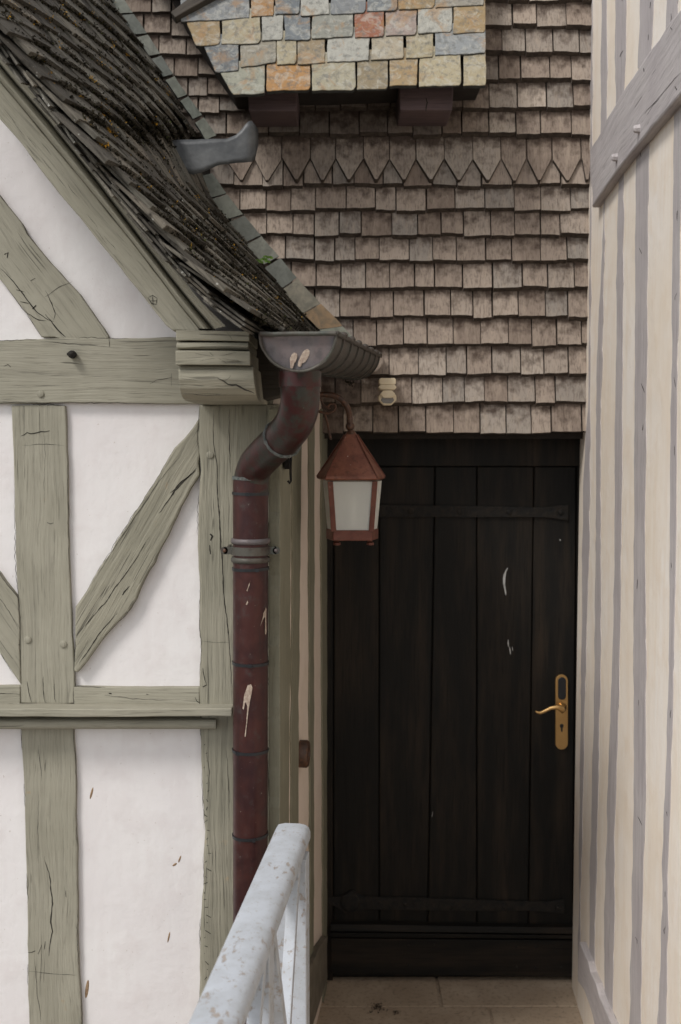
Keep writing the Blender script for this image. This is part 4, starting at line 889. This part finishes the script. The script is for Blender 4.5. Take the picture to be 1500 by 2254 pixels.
m.box(LX(655, 900) + V((0, 0, 0)), .03, .03, .12)
obj('bracket_arm', m, IRONR, LT, autosm=50)
top = hexr(1057, 65); bot = hexr(1166, 55)
for j in range(6):
    a, b, c_, d_ = top[j], top[(j + 1) % 6], bot[(j + 1) % 6], bot[j]; nn = (b - a).cross(d_ - a).normalized() * .0028
    cen = (a + b + c_ + d_) / 4; m = MB(); q = [cen + (p - cen) * .985 for p in (a, b, c_, d_)]; m.hexa(q, [p + nn for p in q]); obj('glass_pane', m, GLASS, LT)
for j in (0, 1, 3, 4):
    m = MB(); a, b = top[j], bot[j]; m.beam(a + V((0, -.002 if j < 2 else .002, 0)), b + V((0, -.002 if j < 2 else .002, 0)), V((.0075, 0, 0)), V((0, .003, 0))); obj('frame_bar', m, RUST, LT, bevel=.001)
m = MB(); loft(m, [hexr(1163, 57.5), hexr(1186, 57.5)]); base = obj('lantern_base', m, RUST, LT, bevel=.0025)
for px in (742, 815):
    m = MB(); m.lathe(LX(px, 1184) + V((0, -.02, 0)), (0, 0, -1), [(0, .006), (.008, .006), (.012, .011), (.018, .011), (.020, .004), (.020, 0)], 12); obj('foot', m, RUST, base, autosm=40)
m = MB(); m.lathe(LX(776, 1162) + V((0, -.02, 0)), (0, 0, 1), [(0, .013), (.05, .016), (.085, .016), (.10, .010), (.104, 0)], 16); obj('light_bulb', m, BULB, LT, smooth=True)

# ================================================================== MOTION SENSOR
SE = thing('motion_sensor', at(854, 860, 3.82), 'small cream motion sensor on the shingles above the door', 'sensor')
m = MB(); y = 3.79; c = at(854, 846, y); 
def rbox(m, x0, y0, x1, y1, yf, d, r=6):
    p = [(x0 + r, y0), (x1 - r, y0), (x1, y0 + r), (x1, y1 - r), (x1 - r, y1), (x0 + r, y1), (x0, y1 - r), (x0, y0 + r)]; m.prism([at(*q, yf) for q in p], (0, d, 0))
rbox(m, 835, 832, 872, 847, y, .07, 3); rbox(m, 834, 847, 873, 858, y - .004, .078, 4); obj('sensor_mount', m, CREAMP, SE, bevel=.003)
m = MB(); rbox(m, 834, 860, 873, 892, y - .012, .05, 11); rbox(m, 838, 859, 870, 876, y - .026, .03, 7); hd = obj('sensor_head', m, CREAMP, SE, bevel=.004)
m = MB(); rbox(m, 839, 872, 868, 888, y - .0135, .01, 6); obj('sensor_lens', m, LENS, hd, bevel=.002)

# ================================================================== RAILING
RL = thing('railing', at(660, 2100, 2.66), 'white wooden railing with chipped paint and a crossed panel in the foreground', 'railing')
zr_ = at(609, 1813, 2.70).z; rd = V((.0996, 1, 0)).normalized(); rx = V((rd.y, -rd.x, 0))
rc = V((at(646, 1813, 2.70).x, 2.70, zr_)); 
def RP(y, s=0, z=0): return V((rc.x + .0996 * (y - 2.70), y, zr_ + z)) + rx * s
def sweep(m, prof, y0, y1, n=30, mat=0):
    k = len(prof); vs = [RP(y0 + (y1 - y0) * i / n, s, z) for i in range(n + 1) for s, z in prof]
    m.add(vs, [[i * k + j, i * k + (j + 1) % k, (i + 1) * k + (j + 1) % k, (i + 1) * k + j] for i in range(n) for j in range(k)] + [list(range(k)), [n * k + j for j in range(k)]], mat)
hw = .042
cp = [(-hw, -.03), (-hw, -.012), (-hw + .006, -.003), (-.02, .001), (.015, .001), (.030, -.002), (.038, -.008), (.042, -.018), (.042, -.034), (.036, -.038)]
m = MB(); sweep(m, cp, -.4, 2.70); obj('handrail', m, RAILM, RL, bevel=.0, autosm=35)
m = MB(); sweep(m, [(.0, -.038), (.036, -.038), (.034, -.046), (.026, -.05), (.026, -.058), (.020, -.064), (.0, -.064)], -.4, 2.685); sweep(m, [(-.03, -.038), (.0, -.038), (.0, -.09), (-.03, -.09)], -.4, 2.68); obj('rail_moulding', m, RAILM, RL, autosm=30)
for y, s0, s1 in ((2.66, -.036, .040), (2.17, -.005, .032), (1.6, -.03, .03), (.9, -.005, .018)):
    m = MB(); q = [RP(y + dy, s, z) for z in (-1.02, -.064) for dy, s in ((-.025, s0), (-.025, s1), (.035, s1), (.035, s0))]; m.hexa(q[:4], q[4:]); obj('post', m, RAILM, RL, bevel=.003)
for ya, yb2 in ((2.21, 2.63), (1.64, 2.14)):
    for k_ in (0, 1):
        a, b = RP(ya, .018 - .003 * k_, -.05 if k_ == 0 else -.84), RP(yb2, .018 - .003 * k_, -.84 if k_ == 0 else -.05); dd = (b - a).normalized(); wv_ = dd.cross(rx).normalized()
        m = MB(); m.beam(a, b, wv_ * .013, rx * (.015 - .002 * k_)); obj('cross_bar', m, RAILM, RL, bevel=.002)
m = MB(); sweep(m, [(-.005, -.84), (.034, -.84), (.034, -.90), (-.005, -.90)], -.4, 2.635); obj('bottom_rail', m, RAILM, RL, bevel=.003)

# ================================================================== SMALL THINGS
fr = thing('fern', at(580, 575, 3.70), 'tiny bright green fern growing between the edge slates of the roof', 'fern')
m = MB(); 
for (dx, dy, s_) in ((0, 0, 1), (-14, 2, .8), (13, -5, .8), (-6, 5, .6), (8, 4, .7), (4, -7, .6)):
    for i in range(7):
        a = i / 7 * math.pi * 1.2 - .3; b = at(581 + dx, 573 + dy, 3.68 - .01 * R()); L_ = .016 * s_; d_ = V((math.cos(a), -.3, math.sin(a) * .6)) * L_; p_ = V((-d_.z, -.002, d_.x)).normalized() * .003
        m.add([b, b + d_ * .5 + p_, b + d_, b + d_ * .5 - p_], [[0, 1, 2, 3]])
obj('frond', m, LEAF, fr, recalc=False)
for (x, y, L_, w_, ang, lab) in [(202, 1746, 28, 5, 75, 'tan winged seed stuck high on the plaster beside the lower stud'), (385, 1903, 12, 5, 35, 'small pale seed stuck left of its darker twin on the plaster'),
    (396, 1891, 17, 4, 70, 'small brown seed stuck right of its paler twin on the plaster'), (372, 2063, 26, 4, 78, 'faint slim seed on the plaster near the foot of the corner post'), (192, 2177, 44, 8, 82, 'large dark brown winged seed low on the plaster by the lower stud')]:
    m = MB(); c = at(x, y, WY); s_ = WY / FPX; m.ball((0, 0, 0), 1, 12, (L_ / 2 * s_, .0012, w_ / 2 * s_)); rot = Matrix.Rotation(-math.radians(ang), 3, 'Y')
    m.v = [rot @ v + c for v in m.v]; obj('winged_seed', m, SEED, smooth=True, label=lab, cat='seed', group='seeds stuck to the white plaster')
for (px, py, s_, lab) in [(831, 2220, 16, 'larger dark leaf scrap on the stone in front of the door'), (872, 2232, 9, 'thin dark leaf scrap right of the larger one on the stone'), (716, 2166, 12, 'dark debris in the corner at the foot of the left passage wall'), (700, 2212, 14, 'dark debris by the railing foot beside the left passage wall')]:
    d = ray(px, py); p = CAM + d * (-EYE / d.z) + V((0, 0, .003)); m = MB()
    for _ in range(44): flake(m, p + V((random.gauss(0, s_ * .0007), random.gauss(0, s_ * .0009), U(0, .006))), U(.002, .006) * s_ / 12, (R(), 0, 0))
    obj('dead_leaf', m, DEAD, recalc=False, label=lab, cat='leaf litter', group='dark debris on the stone landing')
